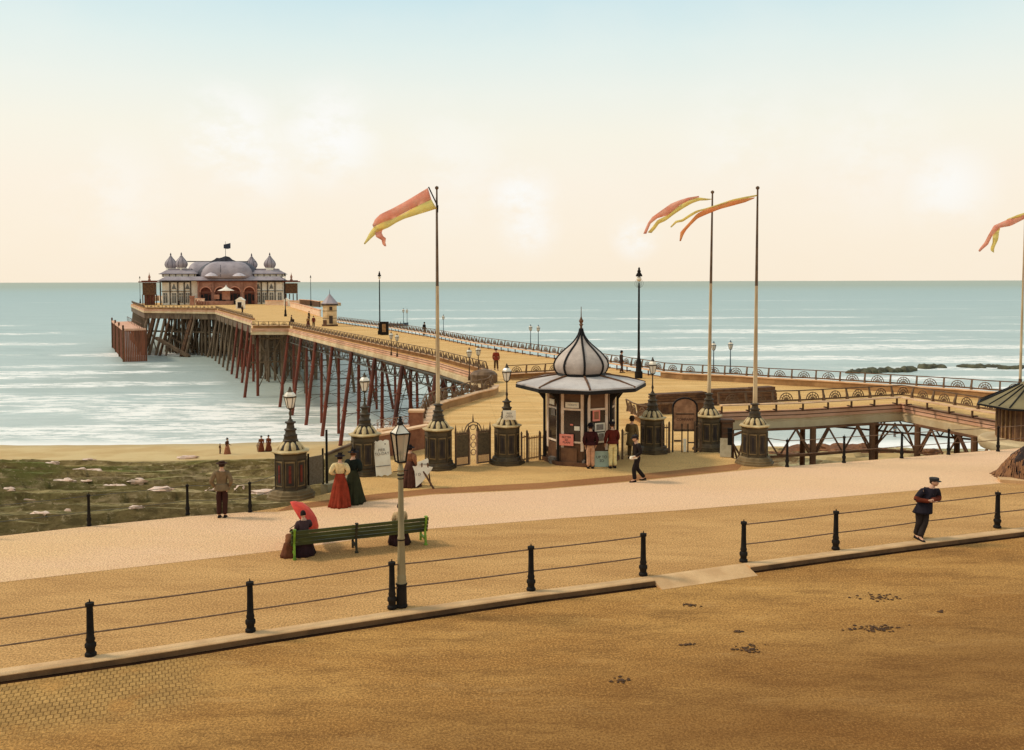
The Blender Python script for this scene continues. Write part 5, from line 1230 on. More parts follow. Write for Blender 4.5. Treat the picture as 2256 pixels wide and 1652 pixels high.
b = MB(); b.add([T_ @ Vector((x, 0, z+.05)) for x, z in out] + [T_ @ Vector((x, .02, z+.05)) for x, z in out], [tuple(range(k)), tuple(range(k, 2*k))[::-1]] + [(j, k+j, k+(j+1) % k, (j+1) % k) for j in range(k)]); b.build('placard_sheet', M_WP, t)
tm = text_mesh('1 D', .13, t, M_GRYP, T_ @ Vector((-.24, -.012, .50)), (R(82), 0, 0)); tm = text_mesh('ON PIER', .07, t, M_GRYP, T_ @ Vector((-.05, -.012, .85)), (R(82), 0, 0))
b = MB(); b.bar((-.05, .1, .6), (.32, -.1, .0), .05); b.bar((-.15, .45, 0), (-.1, .06, .9), .04); b.bar((.2, .4, 0), (.1, .06, .9), .04); b.build('stand', M_DKB, t)
# ---- near street lamp
p = G(885, 1337); t = thing('street_lamp', 'tall tapered street lamp with four sided glass lantern at the near kerb', 'street lamp', p, R(28))
M_LP = mat('lamp_post_paint', C(156, 138, 100), C(120, 104, 72), 1.4, rough=.6, bump=.25, stretch=(1, 1, .3), dirt=.25)
zL = D(883, 1018, p.y).z; zt_ = D(881, 930, p.y).z
b = MB(); b.lathe([(.135, .004), (.135, .05), (.12, .07), (.115, .50), (.135, .52), (.13, .56)], n=8, ph=R(22.5)); b.build('base', M_IRON, t)
b = MB(); b.lathe([(.12, .56), (.105, .62), (.11, .70), (.095, .74), (.098, .80), (.082, 1.35), (.074, 1.55), (.085, 1.57), (.085, 1.60), (.072, 1.63), (.056, zL-.28), (.075, zL-.26), (.06, zL-.22), (.08, zL-.17), (.055, zL-.12), (.04, zL)], n=16); b.build('column', M_LP, t, smooth=True)
b = MB(); b.lathe([(.088, 1.54), (.088, 1.57)], n=16); b.lathe([(.078, zL-.30), (.078, zL-.27)], n=16); b.lathe([(.072, zL-.38), (.072, zL-.36)], n=16); b.build('collar', M_IRON, t)
hL = D(883, 954, p.y).z - zL; hw0, hw1 = .125, .235; P4 = R(45)
b = MB(); b.lathe([(hw0*1.05, zL), (hw0*1.05, zL+.03)], n=4, ph=P4)
for k in range(4):
    a = P4 + k*math.pi/2
    b.bar((hw0*math.cos(a), hw0*math.sin(a), zL), (hw1*math.cos(a), hw1*math.sin(a), zL+hL), .03)
    b.bar((hw1*math.cos(a), hw1*math.sin(a), zL+hL), (hw1*math.cos(a+math.pi/2), hw1*math.sin(a+math.pi/2), zL+hL), .03)
    b.bar((hw1*1.02*math.cos(a), hw1*1.02*math.sin(a), zL+hL), (.05*math.cos(a), .05*math.sin(a), zL+hL+.2), .018)
b.lathe([(.07, zL+hL+.19), (.075, zL+hL+.23), (.04, zL+hL+.27), (.05, zL+hL+.31), (.02, zL+hL+.35), (.035, zL+hL+.38), (.01, zt_)], n=8)
b.build('lantern_frame', M_IRON, t)
b = MB(); b.lathe([(hw1, zL+hL+.012), (.05, zL+hL+.2)], n=4, ph=P4); b.build('lantern_hood', M_GLASSW, t)
gm, nt, bs = newmat('lantern_pane', .15, .5); bs.inputs['Base Color'].default_value = C(226, 206, 170); bs.inputs['Alpha'].default_value = .4
b = MB(); b.lathe([(hw0*.98, zL+.03), (hw1*.97, zL+hL)], n=4, ph=P4); b.build('lantern_pane', gm, t)
b = MB(); b.cyl((0, 0, zL), (0, 0, zL+.14), .014, n=6); b.lathe([(.02, zL+.14), (.03, zL+.2), (.01, zL+.26)], n=8); b.build('burner', M_IRON, t)
# ladder bar
b = MB(); b.cyl((-.18, 0, zL-.2), (.18, 0, zL-.2), .009, n=6); b.build('ladder_bar', M_IRON, t)
# ---- bench seen from behind
q0, q1, q2 = G(648, 1231), G(783, 1214), G(936, 1198); t = thing('park_bench', 'long slatted bench seen from behind with bright green cast ends', 'bench', q0, math.atan2(q2.y-q0.y, q2.x-q0.x))
LB = (q2-q0).length; M_BN = mat('bench_slats', C(76, 78, 30), C(44, 46, 20), 2, rough=.6, stretch=(.3, 1, 3)); M_GRN = mat('green_casting', C(128, 164, 48), C(80, 112, 34), 4, rough=.5); M_GRD = mat('dark_casting', C(60, 54, 34), C(40, 38, 26), 4)
# local x along, +y = front of the bench (towards the sea), back on -y side
for i, z in enumerate((.40, .51, .62, .73)):
    y = .0 - .035*i; b = MB(); b.box((LB/2, y, z), (LB+.16, .045, .084)); b.build('back_slat', M_BN, t)
for i in range(4): b = MB(); b.box((LB/2, .08+i*.11, .42), (LB+.1, .085, .025)); b.build('seat_slat', M_BN, t)
for x, m_ in ((0.0, M_GRN), ((q1-q0).length, M_GRD), (LB, M_GRN)):
    b = MB(); w_ = .055
    for a_, c_ in (((-.07, .0), (-.01, .40)), ((-.01, .40), (-.13, .80)), ((.44, .0), (.42, .40)), ((-.01, .39), (.46, .39)), ((.0, .16), (.43, .16)), ((.44, .39), (.40, .62)), ((-.1, .64), (.40, .62))):
        b.bar((x, a_[0]-.02, a_[1]+.004), (x, c_[0]-.02, c_[1]+.004), w_, w_)
    b.box((x, -.13, .81), (.08, .1, .03)); b.box((x, -.09, .015), (.09, .12, .03)); b.build('end_frame', m_, t)
BEN = t
# ---- lamp standards on the pier
def arc_lamp(px, py, ptop, label, s=1.0, globe=False):
    p = G(px, py); zt = D(px, ptop, p.y).z; t = thing('arc_lamp', label, 'lamp', p, 0, 'tall arc lamps down the middle of the pier')
    b = MB(); b.lathe([(.3, 0.004), (.3, .5), (.22, .55), (.2, 1.3), (.12, 1.5), (.09, 2.2), (.07, zt-1.35), (.05, zt-1.2)], n=10); b.build('column', M_IRON, t, smooth=True)
    b = MB(); b.lathe([(.24, zt-.72), (.25, zt-.62), (.12, zt-.42), (.14, zt-.3), (.07, zt-.2), (.09, zt-.12), (.01, zt)], n=12); b.cyl((0, 0, zt-1.2), (0, 0, zt-.7), .03, n=6); b.build('hood', M_IRON, t, smooth=True)
    r_ = .19; b = MB(); b.lathe([(r_*math.sin(math.pi*j/8)+.002, zt-.9 - r_*math.cos(math.pi*j/8)) for j in range(9)], n=12); b.build('globe', M_GLASSW, t, smooth='all')
    if globe:
        b = MB()
        for an in (0, R(60), R(120)):
            for j in range(16):
                a0_, a1_ = 2*math.pi*j/16, 2*math.pi*(j+1)/16
                b.bar((.33*math.cos(a0_)*math.cos(an), .33*math.cos(a0_)*math.sin(an), zt-1.25+.33*math.sin(a0_)), (.33*math.cos(a1_)*math.cos(an), .33*math.cos(a1_)*math.sin(an), zt-1.25+.33*math.sin(a1_)), .014)
        b.build('wire_guard', M_ROD, t)
arc_lamp(1407, 833, 588, 'tallest dark arc lamp with wire guard, right of the kiosk dome', globe=True)
arc_lamp(837, 737, 597, 'tall arc lamp on the pier neck left of the first flagpole')
arc_lamp(629, 697, 600, 'arc lamp standing before the right end of the pavilion')
arc_lamp(685, 674, 606, 'arc lamp above the curved bastion beside the yellow cabin')
arc_lamp(309, 668, 608, 'arc lamp at the far left corner of the pier head')
p = G(847, 738); t = thing('cabinet', 'dark slatted cabinet standing beside the foot of the pier lamp', 'cabinet', p); b = MB(); b.box((0, 0, .95), (1.1, .8, 1.8)); b.build('box', M_IRON, t); b = MB(); b.box((0, -.41, 1), (.5, .04, 1.1)); b.build('door', M_FBR, t)
def gas_lamp(p, zt, label, m, s=1.0):
    t = thing('gas_lamp', label, 'lamp', p, 0, 'slim gas lamps beside the pier rails'); b = MB()
    b.lathe([(.11*s, 0), (.1*s, .3), (.05*s, .4), (.035*s, zt-.75*s), (.07*s, zt-.72*s)], n=8); b.build('column', m, t)
    b = MB(); g = MB(); lantern(b, g, zt-.72*s, s*1.05); b.build('lantern', m, t); g.build('lantern_glass', M_GLASSW, t)
M_LB = mat('blue_iron', C(92, 104, 112), C(72, 82, 88), 4); M_LD = mat('brown_iron', C(104, 76, 50), C(76, 56, 40), 4)
for (x, y, tp, lb, m_) in ((1034, 838, 766, 'left gas lamp of the brown pair at the corner of the pier neck', M_LD), (1054, 835, 762, 'right gas lamp of the brown pair at the corner of the pier neck', M_LD),
        (862, 783, 731, 'left lamp of the slim pair standing before the neck benches', M_LD), (875, 786, 735, 'right lamp of the slim pair standing before the neck benches', M_LD),
        (1169, 762, 715, 'left lamp of the bluish pair beyond the far railing above the kiosk', M_LB), (1186, 765, 716, 'right lamp of the bluish pair beyond the far railing above the kiosk', M_LB),
        (889, 718, 679, 'left lamp of the faint pair beyond the far railing near the boat', M_LB), (897, 719, 680, 'right lamp of the faint pair beyond the far railing near the boat', M_LB),
        (977, 734, 693, 'single bluish lamp beyond the far railing right of the first flagpole', M_LB), (1572, 820, 752, 'bluish lamp half hidden behind the middle flagpole', M_LB), (1609, 822, 750, 'bluish gas lamp on the seaward railing between the two right flagpoles', M_LB)):
    p = G(x, y); gas_lamp(p, D(x, tp, p.y).z, lb, m_)
p = G(1066, 842); t = thing('box_seat', 'round brown box seat beneath the pair of gas lamps', 'box', p); b = MB(); b.lathe([(1.0, .004), (1.0, .6), (.8, .8), (.3, .95)], n=12); b.build('box', M_FAN, t)
# ---- stacked timbers and boarding on the deck behind the gates
for i, (x0, y0, x1, y1, h, lb) in enumerate([(1432, 897, 1560, 890, .75, 'long low stack of brown timbers behind the lamp pedestal right of the kiosk'), (1560, 893, 1672, 888, .95, 'brown stacked timbers behind the middle flagpole'),
        (1655, 890, 1712, 886, 1.0, 'short stepped stack of dark timbers behind the third flagpole')]):
    a, c = G(x0, y0), G(x1, y1); t = thing('timber_stack', lb, 'timber', (a.x, a.y, 0), math.atan2(c.y-a.y, c.x-a.x), 'timber stacked on the entrance deck'); L = (c-a).length
    random.seed(i)
    for j in range(5):
        for r_ in range(2):
            sh = random.uniform(0, .35) + j*.06; b = MB(); b.box((L/2+random.uniform(-.1, .1), r_*.34, .09+j*h/5), (L-sh, .3, h/5-.02)); b.build('baulk', M_DKB if (i+j) % 2 else M_BRN, t)
a, c = G(1405, 915), G(1568, 908); t = thing('plank_screen', 'rough brown boarding along the deck edge between the gates and the trestle', 'fence', (a.x, a.y, 0), math.atan2(c.y-a.y, c.x-a.x)); L = (c-a).length
b = MB()
for j in range(int(L/.2)): b.box((j*.2+.1, 0, .34+random.uniform(-.04, .04)), (.185, .04, .66))
b.build('boards', M_DKB, t); b = MB(); b.box((L/2, -.05, .6), (L, .05, .1)); b.build('rail', M_RAIL, t)
# short bench right of kiosk (white topped)
bench_run(GP([(1377, 925), (1392, 935), (1412, 942), (1425, 944)]), 1, 'short pale topped bench railing between the kiosk and its right hand lamp pedestal', 1.0)
# ---- right kiosk, cut by the frame
c0 = G(2318, 962); K2 = Vector((c0.x, c0.y+1.5, 0)); t = thing('kiosk', 'brown boarded kiosk with olive panelled roof at the right edge of the view', 'kiosk', K2, R(14))
zE = D(2177, 892, K2.y).z
b = MB(); b.lathe([(1.72, -.3), (1.72, zE)], n=8, ph=R(22.5)); b.build('wall', M_BRN, t)
b = MB()
for k in range(40): a_ = k*2*math.pi/40; b.box((1.72*math.cos(a_)*.94, 1.72*math.sin(a_)*.94, zE/2-.15), (.12, .06, zE+.25), a_)
b.build('boards', M_FBR, t)
zE = D(2177, 892, K2.y).z
b = MB(); b.lathe([(2.6, zE), (2.55, zE+.06), (1.5, zE+.58), (.7, zE+1.0), (.15, zE+1.4)], n=8, ph=R(22.5)); b.build('roof', mat('olive_sheet', C(136, 120, 84), C(112, 98, 68), 1.5, bump=.3), t)
b = MB(); b.lathe([(1.7, zE-.1), (2.64, zE-.05), (2.64, zE+.03), (2.5, zE+.04)], n=8, ph=R(22.5))
for k in range(24):
    a_ = R(22.5)+k*2*math.pi/24; f = 1 if k % 3 == 0 else math.cos(math.pi/8)/math.cos(((k % 3)*15-22.5)*math.pi/180)
    pr = [(2.56, zE+.07), (1.5, zE+.6), (.7, zE+1.02)]
    for j in range(2): b.bar((pr[j][0]*f*math.cos(a_), pr[j][0]*f*math.sin(a_), pr[j][1]), (pr[j+1][0]*f*math.cos(a_), pr[j+1][0]*f*math.sin(a_), pr[j+1][1]), .05)
b.build('roof_hip', M_BLK, t)
# round base ledge beneath it
b = MB(); b.lathe([(2.35, -.85), (2.45, -.7), (2.45, -.45), (2.35, -.35), (1.8, -.3)], n=24); b.build('drum_base', M_TAN, t, smooth=True)
# fourth flagpole
pb = G(2247, 868); t = thing('flagpole', 'slim flagpole behind the right edge kiosk', 'flagpole', pb); zt4 = D(2251, 478, pb.y).z
b = MB(); b.lathe([(.25, .004), (.22, .4), (.12, .5), (.1, 1.0)], n=10); b.build('base', M_DKB, t)
b = MB(); b.cyl((0, 0, .9), (.05, 0, zt4), .085, .035, 10); b.lathe([(.03, 0), (.07, .05), (.02, .12)], (.05, 0, zt4), 8); b.build('pole', M_POLE, t, smooth=True); PTOP['H'] = pb + Vector((.05, 0, zt4))
# ---- flags: thin waving cloth strips
def cloth(name, c1, c2):
    m, nt, b = newmat(name, .8, .1); col = mixc(nt, mrange(nt, noise_(nt, coords(nt), 2.5, 4), .4, .65), c1, c2); nt.links.new(col, b.inputs['Base Color'])
    tr = node(nt, 'ShaderNodeBsdfTranslucent', {0: col}); mx = node(nt, 'ShaderNodeMixShader', {0: .6}); nt.links.new(b.outputs[0], mx.inputs[1]); nt.links.new(tr.outputs[0], mx.inputs[2])
    nt.links.new(mx.outputs[0], nt.nodes['Material Output'].inputs[0]); return m
M_FR = cloth('salmon_bunting', C(255, 208, 184), C(255, 194, 168)); M_FY = cloth('yellow_bunting', C(255, 240, 172), C(255, 232, 152)); M_FO = cloth('orange_bunting', C(255, 200, 142), C(255, 186, 126))
def strip(parent, up, lo, cv, Y, m, nm, ph=0.0, amp=.12, dy=0.0):
    U_ = [cv(*q) for q in up]; L_ = [cv(*q) for q in lo]
    n = 28
    def samp(P_, t):
        s = t*(len(P_)-1); i = min(int(s), len(P_)-2); f = s-i; return (P_[i][0]+(P_[i+1][0]-P_[i][0])*f, P_[i][1]+(P_[i+1][1]-P_[i][1])*f)
    b = MB(); b.o = parent.location.copy()
    for i in range(n+1):
        t = i/n; u, l = samp(U_, t), samp(L_, t); yy_ = Y + dy + amp*t*math.sin(t*9+ph) ; y2 = Y + dy + amp*t*math.sin(t*9+ph+.6)
        pu = D(u[0], u[1], Y); pl_ = D(l[0], l[1], Y); pm = (pu+pl_)/2
        for q, y in ((pu, yy_), (pm, (yy_+y2)/2 + amp*.4*math.sin(t*14)), (pl_, y2)):
            b.v.append(tuple(Vector((q.x, y, q.z)) - b.o)); b.v.append(tuple(Vector((q.x, y+.012, q.z)) - b.o))
    for i in range(n):
        a = i*6; c = a+6
        for j in (0, 2): b.f += [(a+j, a+j+2, c+j+2, c+j), (a+j+1, c+j+1, c+j+3, a+j+3)]
        b.f += [(a, c, c+1, a+1), (a+4, a+5, c+5, c+4)]
    b.f += [(0, 1, 3, 2), (2, 3, 5, 4)]; e = n*6; b.f += [(e, e+2, e+3, e+1), (e+2, e+4, e+5, e+3)]
    return b.build(nm, m, parent, smooth='all')
cvA = lambda x, y: ((1000+x/4.13)*.7344, (500+y/4.13)*.7344)
cvB = lambda x, y: ((1800+x/3.76)*.7344, (540+y/3.76)*.7344)
cvC = lambda x, y: ((2400+x/1.7396)*.7344, (550+y/1.7396)*.7344)
Yc = PTOP['C'].y
t = thing('flag', 'large red and yellow banner with ragged tails flying from the left flagpole', 'flag', PTOP['C'] + Vector((0, 0, -.7)), 0, 'bunting flags on the entrance flagpoles')
strip(t, [(1170, 262), (1030, 345), (890, 430), (740, 515), (580, 590), (510, 650), (480, 720)], [(1215, 405), (1090, 462), (950, 532), (820, 605), (700, 662), (600, 695), (495, 748)], cvA, Yc-.1, M_FR, 'red_stripe')
strip(t, [(1215, 405), (1090, 462), (950, 532), (820, 605), (700, 662), (600, 695), (495, 748), (440, 820), (375, 950)], [(1280, 520), (1150, 560), (1020, 600), (880, 645), (780, 695), (690, 750), (560, 800), (470, 880), (388, 965)], cvA, Yc-.1, M_FY, 'yellow_stripe')
strip(t, [(545, 765), (512, 815), (530, 870), (600, 910), (605, 960), (630, 985)], [(615, 762), (598, 820), (620, 860), (652, 885), (640, 940), (657, 985)], cvA, Yc-.06, M_FR, 'red_tail')
b = MB(); b.o = t.location.copy(); b.cyl(D(944.2, 411.7, Yc-.1), D(964.5, 454.8, Yc-.08), .03, n=6); b.cyl(D(964.5, 452, Yc-.08), D(964, 468, Yc-.06), .03, n=6); b.build('yard', M_IRON, t)
Yf = PTOP['F'].y; t = thing('flag', 'thin red and yellow streamer flying from the middle flagpole', 'flag', PTOP['F'] + Vector((0, 0, -.7)), 0, 'bunting flags on the entrance flagpoles')
strip(t, [(1115, 178), (1000, 195), (900, 225), (800, 265), (700, 335), (590, 415), (545, 480), (490, 605)], [(1118, 192), (1000, 232), (900, 282), (830, 342), (755, 400), (650, 430), (575, 490), (522, 605)], cvB, Yf, M_FR, 'red_stripe')
strip(t, [(1262, 212), (1215, 208), (1110, 194), (1000, 232), (900, 282), (830, 342), (745, 403), (650, 450), (600, 520), (540, 590)], [(1262, 218), (1205, 228), (1120, 232), (1030, 265), (920, 330), (830, 390), (740, 460), (670, 490), (630, 545), (580, 597)], cvB, Yf, M_FY, 'yellow_stripe')
Yg = PTOP['G'].y; t = thing('flag', 'long orange and yellow streamer flying from the third flagpole across the middle one', 'flag', PTOP['G'] + Vector((0, 0, -.6)), 0, 'bunting flags on the entrance flagpoles')
strip(t, [(1782, 163), (1650, 185), (1500, 215), (1350, 265), (1200, 315), (1080, 345), (1000, 390), (930, 440), (860, 455), (795, 525)], [(1782, 178), (1640, 212), (1500, 245), (1350, 285), (1200, 330), (1100, 365), (1010, 420), (940, 468), (870, 480), (805, 535)], cvB, Yg, M_FY, 'yellow_stripe')
strip(t, [(1745, 195), (1600, 215), (1450, 245), (1300, 295), (1180, 332), (1090, 380), (1020, 460), (960, 530), (912, 585), (900, 688)], [(1740, 207), (1640, 250), (1500, 288), (1350, 328), (1200, 388), (1100, 432), (1040, 492), (980, 560), (948, 612), (912, 688)], cvB, Yg-.03, M_FO, 'orange_stripe')
Yh = PTOP['H'].y; t = thing('flag', 'small red and yellow streamer on the flagpole at the right edge', 'flag', PTOP['H'] + Vector((0, 0, -.4)), 0, 'bunting flags on the entrance flagpoles')
strip(t, [(1172, 162), (1080, 190), (1010, 220), (980, 270), (965, 310), (933, 350)], [(1172, 185), (1100, 222), (1040, 232), (1005, 270), (985, 320), (938, 357)], cvC, Yh, M_FR, 'red_stripe')
strip(t, [(1180, 150), (1130, 165), (1080, 188)], [(1180, 170), (1130, 180), (1085, 196)], cvC, Yh, M_FY, 'yellow_stripe')
strip(t, [(1010, 243), (1003, 300), (998, 350)], [(1045, 233), (1032, 290), (1012, 362)], cvC, Yh+.03, M_FY, 'yellow_tail')
# ---- boat beyond the far railing
p0, p1 = G(842, 717, SEA), G(897, 719, SEA); p0.y = p1.y = (p0.y+p1.y)/2; t = thing('rowing_boat', 'long dark rowing boat full of people on the sea beyond the far railing', 'boat', p0, 0); L = (p1-p0).length*1.0
rings = []
for i in range(13):
    s = i/12; wd_ = 1.3*math.sin(math.pi*min(max(s, .04), .96))**.5; sh = .9 + .9*max(0, s-.75)*2.2 + .5*max(0, .2-s)*2
    rings.append([(s*L, wd_*math.cos(a_), .2 + (sh if a_ in (0, math.pi) else -0.2*math.sin(a_)*0) - (0 if a_ in (0, math.pi) else .5*math.sin(a_))) for a_ in [0, math.pi*.25, math.pi*.5, math.pi*.75, math.pi]])
b = MB(); b.rings([r_[::-1] for r_ in rings]); b.build('hull', mat('boat_black', C(70, 74, 82), C(52, 54, 62), 2), t, smooth=True)
b = MB()
for s in (.2, .4, .6, .8): b.box((s*L, 0, 1.0), (.3, 2.2, .06))
b.build('thwart', M_DKB, t)
BOAT = t; BOATL = L; random.seed(11)
# ---- brown heap at the right edge and its low curb
p = G(2276, 1052); t = thing('net_heap', 'dark brown shaggy heap of nets at the right edge of the promenade', 'net heap', p); b = MB(); random.seed(5)
b.lathe([(1.15, 0), (1.0, .3), (.75, .75), (.35, 1.15), (.08, 1.35)], n=20, mod=lambda a, z: 1+.12*math.sin(5*a+z*4)); b.build('core', mat('net_dark', C(56, 36, 26), C(36, 24, 18), 5, bump=1), t)
b = MB()
for i in range(1500):
    a_ = random.uniform(0, 6.283); z = random.random()**1.2*1.3; r_ = 1.2-.32*z-.42*z*z+.02; p0 = (r_*math.cos(a_), r_*math.sin(a_), z); l_ = random.uniform(.15, .4)
    b.bar(p0, ((r_+l_*.6)*math.cos(a_+.1), (r_+l_*.6)*math.sin(a_+.1), max(.01, z-l_)), random.uniform(.02, .045))
o = b.build('strands', mat('net_brown', C(150, 102, 62), C(104, 66, 40), 5), t); o['kind'] = 'stuff'
t = thing('curb_slab', 'low pale stone slab edging under the heap of nets', 'slab', G(2268, 1064)); b = MB(); b.box((0, 0, .06), (2.0, .5, .12), R(-18)); b.build('slab', M_KERB, t)
# ================================================================ PEOPLE
def skin_mesh(verts, edges, radii, root, subd=1):
    me = bpy.data.meshes.new('tmp'); me.from_pydata([tuple(v) for v in verts], edges, [])
    o = bpy.data.objects.new('tmp', me); COL.objects.link(o)
    md = o.modifiers.new('s', 'SKIN'); md.use_smooth_shade = True; md.branch_smoothing = .4
    for i, r_ in enumerate(radii):
        sv = me.skin_vertices[0].data[i]; r_ = r_ if isinstance(r_, tuple) else (r_, r_); sv.radius = r_; sv.use_root = (i == root)
    sb = o.modifiers.new('d', 'SUBSURF'); sb.levels = subd; sb.render_levels = subd
    dg = bpy.context.evaluated_depsgraph_get(); out = bpy.data.meshes.new_from_object(o.evaluated_get(dg)); bpy.data.objects.remove(o); bpy.data.meshes.remove(me)
    return out
def meshobj(me, name, m, parent):
    me.materials.clear(); me.materials.append(m)
    for p in me.polygons: p.use_smooth = True; p.material_index = 0
    me.name = name; o = bpy.data.objects.new(name, me); COL.objects.link(o); o.parent = parent; return o
def V(*a): return Vector(a)
def head_geo(c, yaw=0.0, pitch=0.0, s=1.0):
    """head with brow, nose, mouth, chin, eyes and ears; front is -y"""
    rings = []; n = 20
    for j in range(17):
        z = -1 + 2*j/16; ring = []
        w = math.sqrt(max(.002, 1-z*z))
        for i in range(n):
            a = 2*math.pi*i/n; x = math.sin(a); y = -math.cos(a)
            rx = .076*w*(1 if z > -.3 else 1-.28*(-z-.3)/.7); ry = .096*w
            px, py = rx*x, ry*y
            fr = max(0, -y)**8
            if z < -.2: py += -.006*fr
            nose = math.exp(-((z+.08)/.16)**2)*max(0, -y)**40; py -= .022*nose
            eye = math.exp(-((z-.1)/.09)**2)*math.exp(-((abs(x)-.36)/.16)**2)*(1 if y < 0 else 0); py += .008*eye
            lip = math.exp(-((z+.42)/.07)**2)*max(0, -y)**12; py -= .006*lip
            ear = math.exp(-((z+.02)/.2)**2)*max(0, abs(x))**30; px += .014*ear*(1 if x > 0 else -1)
            ring.append((px, py, .118*z))
        rings.append(ring)
    M_ = Matrix.Translation(c) @ Matrix.Rotation(yaw, 4, 'Z') @ Matrix.Rotation(pitch, 4, 'X') @ Matrix.Scale(s, 4)
    return [[M_ @ V(*p) for p in r_] for r_ in rings], M_
_base = {'pelvis': (0, 0, .92), 'waist': (0, 0, 1.08), 'chest': (0, 0, 1.28), 'collar': (0, .01, 1.43), 'neck': (0, 0, 1.50), 'skull': (0, -.01, 1.60),
         'shL': (.17, .01, 1.41), 'elL': (.235, .03, 1.13), 'wrL': (.235, -.06, .88), 'shR': (-.17, .01, 1.41), 'elR': (-.235, .03, 1.13), 'wrR': (-.235, -.06, .88),
         'hpL': (.09, 0, .89), 'knL': (.10, -.02, .49), 'anL': (.10, .02, .09), 'hpR': (-.09, 0, .89), 'knR': (-.10, -.02, .49), 'anR': (-.10, .02, .09)}
M_SKIN = mat('skin', C(214, 164, 130), C(198, 146, 114), 10, rough=.6, bump=0)
CL = {}
def cloth_m(rgb, k=.84):
    key = (rgb, k)
    if key not in CL:
        CL[key] = mat('cloth_%d_%d_%d' % rgb, C(*rgb), C(*[int(v*k) for v in rgb]), 5, rough=.9, spec=.15, bump=.6)
    return CL[key]
def person(label, loc, yaw, h=1.72, pose=None, coat=None, coat_len=.0, trousers=None, skirt=None, skirt_r=.36, hat=None, hatc=(38, 32, 32), shoes=(34, 28, 26), hair=(60, 40, 26), hyaw=0.0, hpitch=0.0, lean=(0, 0), seated=False, wide=1.07, sleeve=None, group=None, z0=0.0, train=0.0, skirt_poly=None):
    """front of the figure is local -y; yaw 0 faces the camera"""
    J = {k: V(*v) for k, v in _base.items()}
    for k, v in (pose or {}).items(): J[k] = V(*v)
    for k in J:
        if k[:2] in ('sh', 'el', 'wr', 'wa', 'ch', 'co', 'ne', 'sk') and not seated:
            f = (J[k].z-.9)/.7; J[k] = J[k] + V(lean[0]*f, lean[1]*f, 0)
    S = h/1.72; t = thing('person', label, 'person', loc, yaw, group); t.scale = (S*wide, S*wide, S)
    vs = []; es = []; rs = []; ix = {}
    def add(k, r_, par=None, p=None):
        ix[k] = len(vs); vs.append(J[k] if p is None else p); rs.append(r_)
        if par: es.append((ix[par], ix[k]))
    add('pelvis', (.13, .10)); add('waist', (.115, .09), 'pelvis'); add('chest', (.145, .10), 'waist'); add('collar', (.065, .05), 'chest'); add('neck', .052, 'collar'); add('skull', .05, 'neck')
    for s in 'LR':
        add('sh'+s, .036, 'collar'); add('el'+s, .042, 'sh'+s); add('wr'+s, .028, 'el'+s)
        w = J['wr'+s]; d = (w - J['el'+s]).normalized(); sd = V(0, -1, 0).cross(d); sd = (sd if sd.length > .2 else V(1, 0, 0)).normalized(); fr = sd.cross(d)
        pm = w + d*.055; add('pm'+s, (.030, .018), 'wr'+s, pm)
        for q, (o_, L_) in enumerate(((-.027, .062), (-.009, .075), (.009, .08), (.027, .07))):
            k1 = 'f%d%s' % (q, s); add(k1, .009, 'pm'+s, pm + d*.045 + fr*o_); add(k1+'b', .008, k1, pm + d*(.045+L_*.5) + fr*o_*1.05 + sd*.008); add(k1+'c', .006, k1+'b', pm + d*(.045+L_*.85) + fr*o_ + sd*.026)
        add('th'+s, .010, 'pm'+s, w + d*.05 - fr*.045); add('tb'+s, .008, 'th'+s, w + d*.085 - fr*.052 + sd*.012)
        add('hp'+s, .085, 'pelvis'); add('kn'+s, .058, 'hp'+s); add('an'+s, .038, 'kn'+s)
        a = J['an'+s]; kf = (J['kn'+s]-a); kf.z = 0
        add('to'+s, (.036, .028), 'an'+s, a + V(0, -.15, -.055))
    me = skin_mesh(vs, es, rs, 0)
    rg, HM = head_geo(J['skull'] + V(0, -.012, .025), hyaw, hpitch)
    bm = bmesh.new(); bm.from_mesh(me)
    rows = [[bm.verts.new(p) for p in r_] for r_ in rg]; n = len(rows[0])
    for a, c in zip(rows[:-1], rows[1:]):
        for i in range(n): bm.faces.new((a[i], a[(i+1) % n], c[(i+1) % n], c[i]))
    bm.faces.new(rows[0][::-1]); bm.faces.new(rows[-1]); bm.to_mesh(me); bm.free()
    meshobj(me, 'body', M_SKIN, t)
    # hair
    b = MB(); rr = []
    for j in range(9):
        z = -.35 + 1.4*j/8; w = math.sqrt(max(.01, 1.12-z*z*.95)); rr.append([HM @ V(.082*w*math.sin(2*math.pi*i/16), .012 + .098*w*(-math.cos(2*math.pi*i/16)) + (.03 if -math.cos(2*math.pi*i/16) < -.3 else .004)*1.0, .118*z) for i in range(16)])
    b.rings(rr); b.build('hair', cloth_m(hair), t, smooth='all')
    if skirt and not seated: 
        b = MB(); bun = HM @ V(0, .10, .05); b.lathe([(.01, -.05), (.045, -.03), (.055, 0), (.045, .03), (.01, .05)], bun, 10); b.build('hair_bun', cloth_m(hair), t, smooth='all')
    if hat:
        b = MB(); prof = {'bowler': [(.118, .035), (.135, .045), (.118, .055), (.098, .055), (.10, .10), (.085, .15), (.05, .175), (.01, .182)],
                          'cap': [(.10, .035), (.105, .055), (.108, .085), (.112, .105), (.105, .125), (.01, .128)],
                          'boater': [(.135, .05), (.15, .055), (.135, .062), (.095, .062), (.092, .13), (.01, .135)],
                          'flat': [(.155, .05), (.165, .058), (.15, .07), (.09, .07), (.085, .12), (.01, .13)],
                          'lady': [(.15, .055), (.175, .065), (.15, .078), (.085, .08), (.075, .13), (.05, .16), (.01, .17)]}[hat]
        b.lathe(prof, (0, .01, 0), 18)
